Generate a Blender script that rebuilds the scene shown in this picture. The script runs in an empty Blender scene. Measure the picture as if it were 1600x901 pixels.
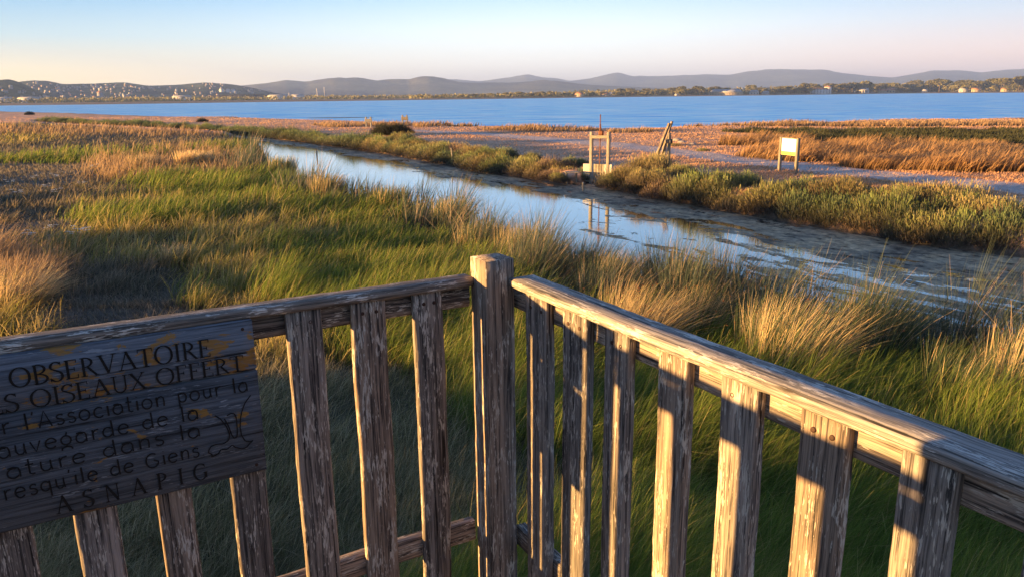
import bpy, math, random
import numpy as np
from mathutils import Matrix, Vector
R_ = math.radians
rng = np.random.default_rng(7)
random.seed(7)
C = bpy.context.scene.collection
scene = bpy.context.scene

# ------------------------------------------------------------------ camera
F, CX, CY, HY, ROLL, H = 1180., 800., 450.5, 150.5, .0115, 4.0
PIT = math.atan((CY - HY) / F)
fw = np.array([0, math.cos(PIT), -math.sin(PIT)]); r0 = np.array([1., 0, 0]); u0 = np.cross(r0, fw)
rt = r0*math.cos(ROLL) - u0*math.sin(ROLL); upv = u0*math.cos(ROLL) + r0*math.sin(ROLL)
CAM = np.array([0, 0, H])
cd = bpy.data.cameras.new('camera'); cam = bpy.data.objects.new('camera', cd); C.objects.link(cam)
M = Matrix.Identity(4)
for i in range(3):
    M[i][0] = rt[i]; M[i][1] = upv[i]; M[i][2] = -fw[i]; M[i][3] = CAM[i]
cam.matrix_world = M
cd.sensor_width = 36; cd.lens = 36*F/1600; cd.clip_start = .05; cd.clip_end = 60000
scene.camera = cam

def ray(x, y):
    x = np.asarray(x, float)[..., None]; y = np.asarray(y, float)[..., None]
    return fw*F + rt*(x-CX) - upv*(y-CY)
def onz(x, y, z=0.):
    d = ray(x, y); return CAM + d*((np.asarray(z)-H)/d[..., 2])[..., None]
def proj(P):
    v = np.asarray(P, float) - CAM; z = v@fw; z = np.where(np.abs(z) < .01, .01, z)
    return np.where(z > 0, CX+F*(v@rt)/z, -9e3), np.where(z > 0, CY-F*(v@upv)/z, 9e3)
def onplane(x, y, P0, n):
    d = ray(x, y); return CAM + d*(((P0-CAM)@n)/(d@n))
def atdist(x, y, D):
    d = ray(x, y); return CAM + d*(D/np.hypot(d[..., 0], d[..., 1]))[..., None]

# ------------------------------------------------------------------ light
SUN_AZ, SUN_EL = -103.2, 3.1
w = bpy.data.worlds.new('World'); scene.world = w; w.use_nodes = True
nt = w.node_tree; bg = nt.nodes['Background']
sky = nt.nodes.new('ShaderNodeTexSky'); sky.sky_type = 'NISHITA'; sky.sun_disc = False
sky.sun_elevation = R_(SUN_EL); sky.sun_rotation = R_(SUN_AZ)
sky.air_density = 1.0; sky.dust_density = .6; sky.ozone_density = 2.0; sky.altitude = 0
tcw = nt.nodes.new('ShaderNodeTexCoord'); sepw = nt.nodes.new('ShaderNodeSeparateXYZ'); nt.links.new(tcw.outputs['Generated'], sepw.inputs[0])
def wramp(src, a, b, stops):
    mr = nt.nodes.new('ShaderNodeMapRange'); nt.links.new(src, mr.inputs[0]); mr.inputs[1].default_value = a; mr.inputs[2].default_value = b
    r = nt.nodes.new('ShaderNodeValToRGB'); e = r.color_ramp.elements
    while len(e) < len(stops): e.new(.5)
    for q, (p, c) in zip(e, stops): q.position = p; q.color = (*c, 1)
    nt.links.new(mr.outputs[0], r.inputs[0]); return r.outputs[0]
def wmix(f, a, b):
    x = nt.nodes.new('ShaderNodeMix'); x.data_type = 'RGBA'
    for s_, v in ((x.inputs[0], f), (x.inputs[6], a), (x.inputs[7], b)):
        if isinstance(v, float): s_.default_value = v
        else: nt.links.new(v, s_)
    return x.outputs[2]
# evening sky colours by elevation (sine 0..1): towards the sunset side, ahead, and away from it
skL = wramp(sepw.outputs[2], 0, 1, [(0, (1.15, .76, .34)), (.035, (1., .82, .50)), (.07, (.48, .66, .72)), (.12, (.14, .42, .70)), (.35, (.13, .25, .50)), (1, (.042, .09, .22))])
skC = wramp(sepw.outputs[2], 0, 1, [(0, (1., .84, .68)), (.04, (1., .97, .90)), (.08, (.82, .95, 1.)), (.125, (.40, .66, .92)), (.35, (.13, .25, .50)), (1, (.042, .09, .22))])
skR = wramp(sepw.outputs[2], 0, 1, [(0, (1.1, .70, .58)), (.04, (.97, .73, .66)), (.08, (.60, .66, .76)), (.125, (.25, .50, .76)), (.35, (.14, .27, .56)), (1, (.045, .10, .26))])
side = wramp(sepw.outputs[0], -.62, .62, [(0, (0, 0, 0)), (1, (1, 1, 1))])
m1 = nt.nodes.new('ShaderNodeMapRange'); nt.links.new(sepw.outputs[0], m1.inputs[0]); m1.inputs[1].default_value = -.62; m1.inputs[2].default_value = .05; m1.interpolation_type = 'SMOOTHSTEP'
m2 = nt.nodes.new('ShaderNodeMapRange'); nt.links.new(sepw.outputs[0], m2.inputs[0]); m2.inputs[1].default_value = .05; m2.inputs[2].default_value = .60; m2.interpolation_type = 'SMOOTHSTEP'
gradc = wmix(m2.outputs[0], wmix(m1.outputs[0], skL, skC), skR)
scl = nt.nodes.new('ShaderNodeVectorMath'); scl.operation = 'SCALE'; nt.links.new(gradc, scl.inputs[0]); scl.inputs['Scale'].default_value = 3.5
nt.links.new(wmix(.93, sky.outputs[0], scl.outputs[0]), bg.inputs[0]); bg.inputs[1].default_value = .067
sd = bpy.data.lights.new('sun', 'SUN'); sd.energy = 5.0; sd.angle = R_(.6); sd.color = (1, .575, .19)
so = bpy.data.objects.new('sun', sd); C.objects.link(so)
sv = Vector((math.sin(R_(SUN_AZ))*math.cos(R_(SUN_EL)), math.cos(R_(SUN_AZ))*math.cos(R_(SUN_EL)), math.sin(R_(SUN_EL))))
so.rotation_euler = sv.to_track_quat('Z', 'Y').to_euler()
vs = scene.view_settings; scene.display_settings.display_device = 'sRGB'
vs.view_transform = 'Standard'; vs.look = 'None'; vs.exposure = 2.66; vs.gamma = 1
scene.render.engine = 'CYCLES'
scene.cycles.max_bounces = 6; scene.cycles.transparent_max_bounces = 6; scene.cycles.volume_bounces = 0
scene.cycles.volume_step_rate = 1

# ------------------------------------------------------------------ helpers
def tag(o, label=None, cat=None, group=None, kind=None):
    if label: o['label'] = label
    if cat: o['category'] = cat
    if group: o['group'] = group
    if kind: o['kind'] = kind
    return o
def empty(name, loc=(0, 0, 0), rz=0):
    o = bpy.data.objects.new(name, None); C.objects.link(o); o.location = [float(v) for v in loc]; o.rotation_euler = (0, 0, rz); o.empty_display_size = .1
    return o
def mesh(name, V, Fq, mat, parent=None, col=None, smooth=False):
    """V (n,3); Fq an (m,k) int array, or a list of such arrays"""
    V = np.asarray(V, np.float32)
    Fs = Fq if isinstance(Fq, list) else [Fq]
    Fs = [np.asarray(f, np.int32) for f in Fs if len(f)]
    me = bpy.data.meshes.new(name)
    me.vertices.add(len(V)); me.vertices.foreach_set('co', V.ravel())
    nl = sum(f.size for f in Fs); npol = sum(len(f) for f in Fs)
    me.loops.add(nl); me.polygons.add(npol)
    me.loops.foreach_set('vertex_index', np.concatenate([f.ravel() for f in Fs]))
    tot = np.concatenate([np.full(len(f), f.shape[1], np.int32) for f in Fs])
    st = np.concatenate([[0], np.cumsum(tot)[:-1]]).astype(np.int32)
    me.polygons.foreach_set('loop_start', st)
    if smooth: me.polygons.foreach_set('use_smooth', np.ones(npol, bool))
    me.update(calc_edges=True)
    if col is not None:
        a = me.color_attributes.new('Col', 'FLOAT_COLOR', 'POINT')
        c = np.ones((len(V), 4), np.float32); c[:, :col.shape[1]] = col
        a.data.foreach_set('color', c.ravel())
    o = bpy.data.objects.new(name, me); C.objects.link(o)
    if mat: me.materials.append(mat)
    if parent: o.parent = parent
    return o
def grow(parts):
    """merge [(V,F)...] with equal face width"""
    Vs, Fs, k = [], [], 0
    for V, Fc in parts:
        Vs.append(np.asarray(V, float)); Fs.append(np.asarray(Fc)+k); k += len(V)
    return np.concatenate(Vs), np.concatenate(Fs)
def copy_tree(o, parent=None):
    c = o.copy(); C.objects.link(c); c.parent = parent
    for ch in o.children: copy_tree(ch, c)
    return c
def vnoise(x, y, s=1., seed=0):
    """smooth value noise in 0..1"""
    x = np.asarray(x, float)/s + seed*17.3; y = np.asarray(y, float)/s - seed*9.7
    xi = np.floor(x); yi = np.floor(y); fx = x-xi; fy = y-yi
    fx = fx*fx*(3-2*fx); fy = fy*fy*(3-2*fy)
    def h(a, b):
        v = np.sin(a*127.1+b*311.7+seed*74.7)*43758.5453; return v-np.floor(v)
    return (h(xi, yi)*(1-fx)+h(xi+1, yi)*fx)*(1-fy) + (h(xi, yi+1)*(1-fx)+h(xi+1, yi+1)*fx)*fy
def fbm(x, y, s=1., seed=0, o=3):
    v = 0; a = .5; t = 0
    for k in range(o): v = v + a*vnoise(x, y, s/2**k, seed+k*3); t += a; a *= .5
    return v/t
def sstep(a, b, x):
    t = np.clip((x-a)/(b-a), 0, 1); return t*t*(3-2*t)
def sdist(P, poly):
    """signed distance in 2D, negative inside"""
    P = np.asarray(P, float); out = np.full(len(P), 1e18); ins = np.zeros(len(P), bool); n = len(poly)
    for i in range(n):
        a = poly[i]; b = poly[(i+1) % n]; e = b-a; wv = P-a
        t = np.clip((wv@e)/(e@e), 0, 1); d = wv - t[:, None]*e; out = np.minimum(out, (d*d).sum(1))
        c = (a[1] > P[:, 1]) != (b[1] > P[:, 1])
        with np.errstate(divide='ignore', invalid='ignore'):
            xi = (b[0]-a[0])*(P[:, 1]-a[1])/(b[1]-a[1])+a[0]
        ins ^= c & (P[:, 0] < xi)
    return np.where(ins, -1, 1)*np.sqrt(out)
def pdist(P, line):
    out = np.full(len(P), 1e18)
    for a, b in zip(line[:-1], line[1:]):
        e = b-a; wv = P-a; t = np.clip((wv@e)/(e@e), 0, 1); d = wv-t[:, None]*e; out = np.minimum(out, (d*d).sum(1))
    return np.sqrt(out)

# ------------------------------------------------------------------ materials
class NT:
    def __init__(s, name):
        s.m = bpy.data.materials.new(name); s.m.use_nodes = True; s.t = s.m.node_tree; s.b = s.t.nodes['Principled BSDF']; s.out = s.t.nodes['Material Output']
    def n(s, ty, **k):
        o = s.t.nodes.new(ty)
        for a, v in k.items():
            if a in o.inputs.keys(): o.inputs[a].default_value = v
            else: setattr(o, a, v)
        return o
    def l(s, a, b): s.t.links.new(a, b)
    def noise(s, vec, scale, detail=4, rough=.55, dist=0, w=None):
        o = s.n('ShaderNodeTexNoise')
        if w is not None: o.noise_dimensions = '4D'; s.l(w, o.inputs['W'])
        o.inputs['Scale'].default_value = scale; o.inputs['Detail'].default_value = detail; o.inputs['Roughness'].default_value = rough; o.inputs['Distortion'].default_value = dist
        s.l(vec, o.inputs['Vector']); return o.outputs['Fac']
    def ramp(s, fac, stops, interp='LINEAR'):
        o = s.n('ShaderNodeValToRGB'); o.color_ramp.interpolation = interp
        e = o.color_ramp.elements
        while len(e) < len(stops): e.new(.5)
        for q, (p, c) in zip(e, stops):
            q.position = p; q.color = (*c, 1) if len(c) == 3 else c
        s.l(fac, o.inputs[0]); return o.outputs[0]
    def mapr(s, v, a, b, c=0., d=1.):
        o = s.n('ShaderNodeMapRange'); s.l(v, o.inputs[0])
        for i, q in enumerate((a, b, c, d)): o.inputs[i+1].default_value = q
        return o.outputs[0]
    def mix(s, f, a, b, mode='MIX'):
        o = s.n('ShaderNodeMix', data_type='RGBA', blend_type=mode)
        for sock, v in ((o.inputs[0], f), (o.inputs[6], a), (o.inputs[7], b)):
            if isinstance(v, (int, float)): sock.default_value = v
            elif isinstance(v, tuple): sock.default_value = (*v, 1)
            else: s.l(v, sock)
        return o.outputs[2]
    def math(s, op, a, b=None):
        o = s.n('ShaderNodeMath', operation=op)
        for sock, v in ((o.inputs[0], a), (o.inputs[1], b)):
            if v is None: continue
            if isinstance(v, (int, float)): sock.default_value = v
            else: s.l(v, sock)
        return o.outputs[0]
    def mapping(s, vec, scale):
        o = s.n('ShaderNodeMapping'); o.inputs['Scale'].default_value = scale; s.l(vec, o.inputs[0]); return o.outputs[0]
    def bump(s, h, strength, dist=.01, normal=None):
        o = s.n('ShaderNodeBump'); o.inputs['Strength'].default_value = strength; o.inputs['Distance'].default_value = dist
        s.l(h, o.inputs['Height'])
        if normal: s.l(normal, o.inputs['Normal'])
        return o.outputs[0]

def wood_mat(name, dark, mid, pale, flake=.55, ochre=0., flake_amt=.8, oth=.62):
    m = NT(name); tc = m.n('ShaderNodeTexCoord'); oi = m.n('ShaderNodeObjectInfo')
    W = m.math('MULTIPLY', oi.outputs['Random'], 37.)
    v = tc.outputs['Object']
    g1 = m.noise(m.mapping(v, (1.2, 45, 45)), 3., 5, .6, .3, W)
    g2 = m.noise(m.mapping(v, (3, 160, 160)), 3., 3, .6, .2, W)
    lo = m.noise(m.mapping(v, (1, 4, 4)), 3., 3, .5, 0, W)
    gr = m.math('ADD', m.math('MULTIPLY', g1, .6), m.math('MULTIPLY', g2, .4))
    base = m.ramp(gr, [(.32, tuple(q*.3 for q in dark)), (.43, dark), (.53, mid), (.66, tuple(min(1, q*1.5) for q in mid))])
    base = m.mix(m.mapr(lo, .35, .7, 0, .55), base, m.mix(.5, base, tuple(q*.6 for q in mid)))
    fl = m.noise(m.mapping(v, (13, 110, 110)), 3., 4, .6, .3, W)
    pat = m.noise(m.mapping(v, (3.2, 12, 12)), 3., 3, .6, 0, W)
    fm = m.mapr(m.math('ADD', m.math('MULTIPLY', fl, .6), m.math('MULTIPLY', pat, .5)), flake, flake+.035)
    rv = m.n('ShaderNodeHueSaturation'); m.l(base, rv.inputs['Color']); m.l(m.mapr(oi.outputs['Random'], 0, 1, .68, 1.25), rv.inputs['Value']); m.l(m.mapr(m.math('FRACT', m.math('MULTIPLY', oi.outputs['Random'], 7.3)), 0, 1, .6, 1.1), rv.inputs['Saturation'])
    c = m.mix(m.math('MULTIPLY', fm, flake_amt), rv.outputs[0], pale)
    kn = m.n('ShaderNodeTexVoronoi'); kn.inputs['Scale'].default_value = 3.; kn.voronoi_dimensions = '4D'; m.l(W, kn.inputs['W']); m.l(m.mapping(v, (1.3, 4.5, 4.5)), kn.inputs['Vector'])
    c = m.mix(m.mapr(kn.outputs['Distance'], .05, .13, .75, 0), c, (.035, .024, .018))
    crack = m.mapr(g1, .345, .375, 1, 0)
    c = m.mix(m.math('MULTIPLY', crack, .8), c, (.012, .010, .009))
    if ochre:
        sp = m.n('ShaderNodeSeparateXYZ'); m.l(v, sp.inputs[0])
        on = m.noise(m.mapping(v, (5, 11, 11)), 1.6, 5, .68, .6, W)
        th = m.math('ADD', on, m.math('MULTIPLY', m.math('POWER', m.math('ABSOLUTE', sp.outputs[0]), 3), ochre*.6))
        om = m.mapr(th, oth, oth+.03)
        c = m.mix(m.math('MULTIPLY', om, .85), c, m.mix(g2, (.20, .085, .012), (.42, .22, .04)))
    m.l(c, m.b.inputs['Base Color']); m.b.inputs['Roughness'].default_value = .82; m.b.inputs['Specular IOR Level'].default_value = .25
    hh = m.math('ADD', gr, m.math('MULTIPLY', fm, .12))
    m.l(m.bump(hh, .9, .004), m.b.inputs['Normal'])
    return m.m
M_WOOD = wood_mat('weathered_wood', (.038, .032, .031), (.265, .20, .155), (.54, .48, .41), .597, flake_amt=.95)
M_RAIL = wood_mat('weathered_rail_wood', (.07, .062, .056), (.27, .225, .19), (.62, .58, .53), .60, flake_amt=.95)
M_SIGN = wood_mat('sign_wood', (.065, .075, .092), (.13, .148, .18), (.33, .35, .38), .64, 1.0, .6, .60)
M_SIGNT = wood_mat('sign_wood_lichen', (.065, .075, .092), (.13, .148, .18), (.33, .35, .38), .64, 1.6, .6, .535)
M_GREY = wood_mat('grey_timber', (.13, .11, .085), (.33, .275, .20), (.5, .45, .37), .62)

def plain(name, col, rough=.8, metal=0., var=.25, scale=8., bump=.0):
    m = NT(name); tc = m.n('ShaderNodeTexCoord'); f = m.noise(tc.outputs['Object'], scale, 5, .6)
    c = m.mix(f, tuple(q*(1-var) for q in col), tuple(min(1, q*(1+var)) for q in col))
    m.l(c, m.b.inputs['Base Color']); m.b.inputs['Roughness'].default_value = rough; m.b.inputs['Metallic'].default_value = metal
    if bump: m.l(m.bump(f, bump, .02), m.b.inputs['Normal'])
    return m.m
M_GROOVE = plain('carved_groove', (.010, .007, .005), .95, 0, .7, 60)
M_RUST = plain('rusty_iron', (.16, .06, .03), .75, .4, .4, 30, .3)
M_CONC = plain('pale_concrete', (.46, .42, .36), .9, 0, .25, 6, .4)
M_DARKB = plain('black_plastic', (.02, .02, .022), .5)
M_WHITE = plain('white_panel', (.80, .84, .95), .45, 0, .05, 4)
M_YELLOW = plain('yellow_print', (.75, .52, .10), .5, 0, .2, 12)
M_ROCK = plain('stone', (.30, .27, .24), .95, 0, .35, 5, .6)
M_PLAST = plain('white_litter', (.75, .76, .78), .5, 0, .1, 9)
M_SCREW = plain('rusty_screw', (.05, .022, .014), .7, .3)

def veg_mat(name, trans=.5, rough=.7, spec=.15):
    m = NT(name); at = m.n('ShaderNodeAttribute', attribute_name='Col')
    geo = m.n('ShaderNodeObjectInfo')
    hsv = m.n('ShaderNodeHueSaturation'); m.l(at.outputs['Color'], hsv.inputs['Color'])
    m.l(m.mapr(geo.outputs['Random'], 0, 1, .8, 1.25), hsv.inputs['Value'])
    m.l(hsv.outputs[0], m.b.inputs['Base Color']); m.b.inputs['Roughness'].default_value = rough; m.b.inputs['Specular IOR Level'].default_value = spec
    tr = m.n('ShaderNodeBsdfTranslucent'); m.l(hsv.outputs[0], tr.inputs[0])
    mx = m.n('ShaderNodeMixShader'); mx.inputs[0].default_value = trans
    m.l(m.b.outputs[0], mx.inputs[1]); m.l(tr.outputs[0], mx.inputs[2]); m.l(mx.outputs[0], m.out.inputs[0])
    return m.m
M_VEG = veg_mat('blades'); M_LEAF = veg_mat('leaves', .3)

# ------------------------------------------------------------------ ground plan (all in metres, water level z = 0)
canal_far = [(60, 193), (180, 199), (280, 204.5), (360, 210), (430, 217), (500, 226), (600, 241), (700, 259), (760, 272), (850, 284), (940, 295), (1000, 305), (1100, 325), (1200, 343), (1300, 360), (1400, 377), (1500, 391), (1600, 404), (1800, 430), (2300, 490)]
canal_near = [(2300, 760), (1800, 610), (1600, 562), (1480, 545), (1350, 515), (1200, 475), (1130, 462), (1040, 450), (930, 415), (830, 382), (760, 352), (650, 326), (560, 306), (480, 287), (438, 268), (428, 245), (415, 227), (360, 214), (280, 207.5), (180, 201.5), (60, 195)]
P_CAN = np.array([onz(x, y)[:2] for x, y in canal_far+canal_near])
L_FAR = np.array([onz(x, y)[:2] for x, y in canal_far]); L_NEAR = np.array([onz(x, y)[:2] for x, y in canal_near])
lag_near = [(-300, 180), (0, 175.5), (100, 178), (200, 181.5), (300, 184.5), (400, 186), (500, 190), (600, 193.5), (700, 197.5), (800, 201.5), (950, 204.5), (1050, 202.5), (1150, 199.5), (1300, 193), (1400, 191), (1600, 187), (2000, 178.5), (2500, 168)]
lag_far = [(2500, 136.5), (2000, 140), (1600, 145), (1400, 146.6), (1200, 149.4), (1000, 151.8), (800, 154.6), (600, 157.4), (400, 160), (200, 163), (0, 165.3), (-300, 170)]
P_LAG = np.array([onz(x, y)[:2] for x, y in lag_near+lag_far])
L_SHORE = np.array([onz(x, y)[:2] for x, y in lag_near])
L_TRACK = np.array([onz(x, y, .5)[:2] for x, y in [(640, 206), (760, 211), (900, 222), (1010, 236), (1090, 247), (1200, 260), (1400, 280), (1600, 300), (1850, 325)]])
GATE = onz(937, 289, 0.)[:2]
def far_side(P):   # beyond the channel
    x, y = proj(np.column_stack([P, np.full(len(P), .3)]))
    fx, fy = np.array(canal_far).T
    return y < np.interp(x, fx, fy)+1.5
def height(P):
    P = np.asarray(P, float); x, y = P[:, 0], P[:, 1]; r = np.hypot(x, y)
    near = .36 + .22*(fbm(x, y, 9, 1)-.5) + .10*(fbm(x, y, 1.6, 2)-.5)
    farb = .58 + .30*(fbm(x, y, 12, 3)-.5) + .07*(fbm(x, y, 1.3, 4)-.5)
    fs = far_side(P)
    base = np.where(fs, farb, near)
    base = base + sstep(400, 1500, r)*1.2
    dC = sdist(P, P_CAN); dL = sdist(P, P_LAG)
    h = -.5 + (base+.5)*np.where(fs, sstep(-.7, .7, dC), sstep(-.7, 1.6, dC))
    wl = np.where(r < 500, 7., 30.)
    h = -.5 + (h+.5)*sstep(-wl*.5, wl, dL + (fbm(x, y, 5, 6)-.5)*3)
    if len(P): h = h - .75*np.exp(-(((x-GATE[0])/.75)**2+((y-GATE[1]-.1)/1.0)**2)**2)*(h > -.2)
    return h, dC, dL, fs

# zones of the ground cover: centre and radii measured on the ground, kinds below
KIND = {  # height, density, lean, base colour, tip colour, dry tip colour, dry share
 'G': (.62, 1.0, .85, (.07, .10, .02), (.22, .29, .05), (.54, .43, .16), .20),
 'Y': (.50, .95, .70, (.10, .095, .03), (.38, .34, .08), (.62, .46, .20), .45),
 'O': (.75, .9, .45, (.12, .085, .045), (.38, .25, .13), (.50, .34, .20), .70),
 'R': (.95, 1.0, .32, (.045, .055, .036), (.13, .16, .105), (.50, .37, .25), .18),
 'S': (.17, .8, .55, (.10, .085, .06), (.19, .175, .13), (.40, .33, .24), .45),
 'N': (.34, .9, .75, (.08, .075, .035), (.27, .24, .11), (.58, .46, .27), .40),  # lighter copy of D and S, colour lifted against the foreground shade
 'D': (.36, .8, .70, (.075, .07, .045), (.19, .175, .11), (.42, .33, .22), .5),  # D and S colours darkened, standing in for shade over the left meadow
}
ZN = [ # x, y, rx, ry, kind (reference pixels of the ground spot, only near side)
 (60, 192, 200, 5, 'Y'), (250, 196, 160, 5, 'O'), (90, 205, 140, 9, 'O'), (30, 216, 60, 8, 'Y'), (200, 222, 130, 9, 'D'), (60, 235, 120, 10, 'D'),
 (140, 245, 100, 8, 'G'), (300, 262, 120, 20, 'O'), (220, 268, 60, 18, 'O'), (380, 236, 60, 8, 'G'), (390, 262, 60, 12, 'R'),
 (60, 280, 110, 18, 'S'), (170, 300, 90, 16, 'D'), (40, 330, 90, 22, 'D'), (60, 360, 90, 16, 'S'), (400, 305, 170, 22, 'G'), (230, 320, 70, 14, 'Y'), (300, 345, 120, 18, 'G'),
 (300, 390, 150, 32, 'Y'), (480, 370, 110, 26, 'Y'), (560, 350, 100, 22, 'G'), (560, 410, 160, 30, 'G'), (440, 430, 120, 36, 'Y'), (420, 480, 90, 30, 'Y'), (680, 430, 90, 50, 'G'), (560, 480, 200, 28, 'G'),
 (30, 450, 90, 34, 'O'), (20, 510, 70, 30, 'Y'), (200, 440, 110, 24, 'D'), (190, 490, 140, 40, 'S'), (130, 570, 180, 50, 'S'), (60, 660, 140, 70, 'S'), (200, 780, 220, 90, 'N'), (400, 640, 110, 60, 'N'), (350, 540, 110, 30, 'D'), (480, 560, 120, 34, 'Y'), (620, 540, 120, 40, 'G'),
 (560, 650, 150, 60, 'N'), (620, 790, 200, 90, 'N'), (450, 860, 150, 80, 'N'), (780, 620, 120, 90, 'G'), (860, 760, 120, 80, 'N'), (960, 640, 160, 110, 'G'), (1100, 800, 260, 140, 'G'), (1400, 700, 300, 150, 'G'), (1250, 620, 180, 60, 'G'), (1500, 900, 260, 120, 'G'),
 (620, 318, 90, 12, 'R'), (520, 305, 70, 12, 'R'), (720, 350, 90, 20, 'R'), (790, 390, 110, 26, 'R'), (870, 430, 90, 24, 'R'), (960, 470, 110, 30, 'R'), (1080, 500, 90, 26, 'R'), (880, 490, 90, 30, 'G'), (1240, 520, 110, 40, 'R'), (1400, 560, 110, 30, 'R'), (1560, 600, 120, 40, 'R'), (1120, 540, 70, 30, 'G'), (460, 262, 40, 14, 'R'),
]
KN = list(KIND)
def near_kind(P):
    x, y = proj(np.column_stack([P, np.full(len(P), .36)]))
    sc_ = np.clip(np.hypot(P[:, 0], P[:, 1])/9, .5, 4); n1 = (fbm(P[:, 0]/sc_, P[:, 1]/sc_, 1.6, 11, 4)-.5)*2.4; n2 = (fbm(P[:, 0]/sc_, P[:, 1]/sc_, 1.6, 15, 4)-.5)*2.4
    best = np.full(len(P), 1e9); k = np.full(len(P), KN.index('D'))
    for (cx, cy, rx, ry, kd) in ZN:
        d = np.hypot((x-cx)/rx+n1*.7, (y-cy)/ry+n2*.7)
        b = d < best; best[b] = d[b]; k[b] = KN.index(kd)
    return k
FZ = [ # far side: centre px, radii, (height, density, base, tip)
 (1330, 241, 270, 13, 'tall'), (1170, 226, 100, 10, 'tall'), (1590, 256, 210, 15, 'tall'), (1450, 250, 130, 13, 'tall'),
 (1400, 215, 270, 9, 'green'), (1650, 226, 270, 13, 'green'), (1220, 207, 70, 4, 'green'),
 (860, 203.5, 90, 3.5, 'tuftlow'), (1400, 196, 300, 3, 'tuftlow'), (980, 207, 60, 3, 'tuftlow'), (600, 197, 120, 4, 'tuftlow'), (1000, 230, 300, 30, 'stub'), (700, 215, 200, 16, 'stub'), (500, 203, 200, 7, 'stub'), (1300, 300, 400, 15, 'stub'),
]
FK = {'tall': (.75, 1.0, .65, (.14, .085, .04), (.60, .36, .17)), 'green': (.35, 1.0, .25, (.04, .045, .022), (.10, .10, .05)), 'stub': (.11, .75, .5, (.42, .24, .13), (.88, .52, .30)), 'tuftlow': (.45, .9, .3, (.12, .075, .04), (.46, .30, .17))}
FN = list(FK)
def far_kind(P):
    x, y = proj(np.column_stack([P, np.full(len(P), .55)]))
    n1 = (fbm(P[:, 0], P[:, 1], 6, 21)-.5)*.9; n2 = (fbm(P[:, 0], P[:, 1], 6, 25)-.5)*.9
    best = np.full(len(P), 1.25); k = np.full(len(P), FN.index('stub'))
    for (cx, cy, rx, ry, kd) in FZ:
        d = np.hypot((x-cx)/rx+n1, (y-cy)/ry+n2)
        b = d < best; best[b] = d[b]; k[b] = FN.index(kd)
    return k

# ------------------------------------------------------------------ terrain sheet
az = np.radians(np.concatenate([np.arange(-180, -48, 3.), np.arange(-48, 48, .25), np.arange(48, 180, 3.)]))
rr = [.4]
while rr[-1] < 26000: rr.append(rr[-1]*(1.012 if 6 < rr[-1] < 140 else 1.035))
rr = np.array(rr)
A, RR = np.meshgrid(az, rr)
PX = np.column_stack([(np.sin(A)*RR).ravel(), (np.cos(A)*RR).ravel()])
PX[:, 1] -= 0.0
hh, dC, dL, fs = height(PX)
nk = near_kind(PX); fk = far_kind(PX)
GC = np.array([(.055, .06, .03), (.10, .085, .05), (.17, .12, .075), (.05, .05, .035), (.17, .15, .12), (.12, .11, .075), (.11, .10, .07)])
FC = np.array([(.30, .19, .10), (.06, .06, .03), (.66, .40, .26), (.34, .22, .13)])
gc = np.where(fs[:, None], FC[fk], GC[nk])
gc = gc*(.7+.6*fbm(PX[:, 0], PX[:, 1], 2.2, 31))[:, None]
dT = pdist(PX, L_TRACK)
tr = (1-sstep(.9, 2.1, dT+(fbm(PX[:, 0], PX[:, 1], 1.5, 33)-.5)*1.2))[:, None]*fs[:, None]
gc = gc*(1-tr) + np.array([.60, .50, .45])*tr
wet = (1-sstep(.05, .5, hh))[:, None]; gc = gc*(1-wet)+np.array([.075, .065, .05])*wet
farl = sstep(300, 700, np.hypot(PX[:, 0], PX[:, 1]))[:, None]
gc = gc*(1-farl) + np.array([.30, .21, .13])*farl*(.8+.4*fbm(PX[:, 0], PX[:, 1], 60, 35))[:, None]
nr, na = len(rr), len(az)
i0 = (np.arange(nr-1)[:, None]*na + np.arange(na)[None, :]); i1 = (np.arange(nr-1)[:, None]*na + (np.arange(na)+1)[None, :] % na)
FQ = np.stack([i0, i1, i1+na, i0+na], -1).reshape(-1, 4)
m = NT('ground_soil'); at = m.n('ShaderNodeAttribute', attribute_name='Col'); geo = m.n('ShaderNodeNewGeometry')
n1 = m.noise(geo.outputs['Position'], 3.5, 6, .65); n2 = m.noise(geo.outputs['Position'], 30, 4, .7)
c = m.mix(1., at.outputs['Color'], m.ramp(n1, [(.3, (.6, .6, .62)), (.7, (1.35, 1.3, 1.25))]), 'MULTIPLY')
c = m.mix(1., c, m.ramp(n2, [(.3, (.7, .7, .7)), (.7, (1.3, 1.3, 1.3))]), 'MULTIPLY')
m.l(c, m.b.inputs['Base Color']); m.b.inputs['Roughness'].default_value = .95; m.b.inputs['Specular IOR Level'].default_value = .1
m.l(m.bump(n2, .6, .03, m.bump(n1, .6, .12)), m.b.inputs['Normal'])
M_SOIL = m.m
ground = mesh('ground', np.column_stack([PX, hh]), FQ, M_SOIL, col=gc, smooth=True); tag(ground, kind='structure')

# water sheets -------------------------------------------------------------
def sub_sheet(name, keep, z, mat, col=None):
    kv = keep[FQ].any(1); f = FQ[kv]; u, inv = np.unique(f, return_inverse=True)
    V = np.column_stack([PX[u], np.full(len(u), z)])
    return tag(mesh(name, V, inv.reshape(-1, 4), mat, col=None if col is None else col[u]), kind='structure')
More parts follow.
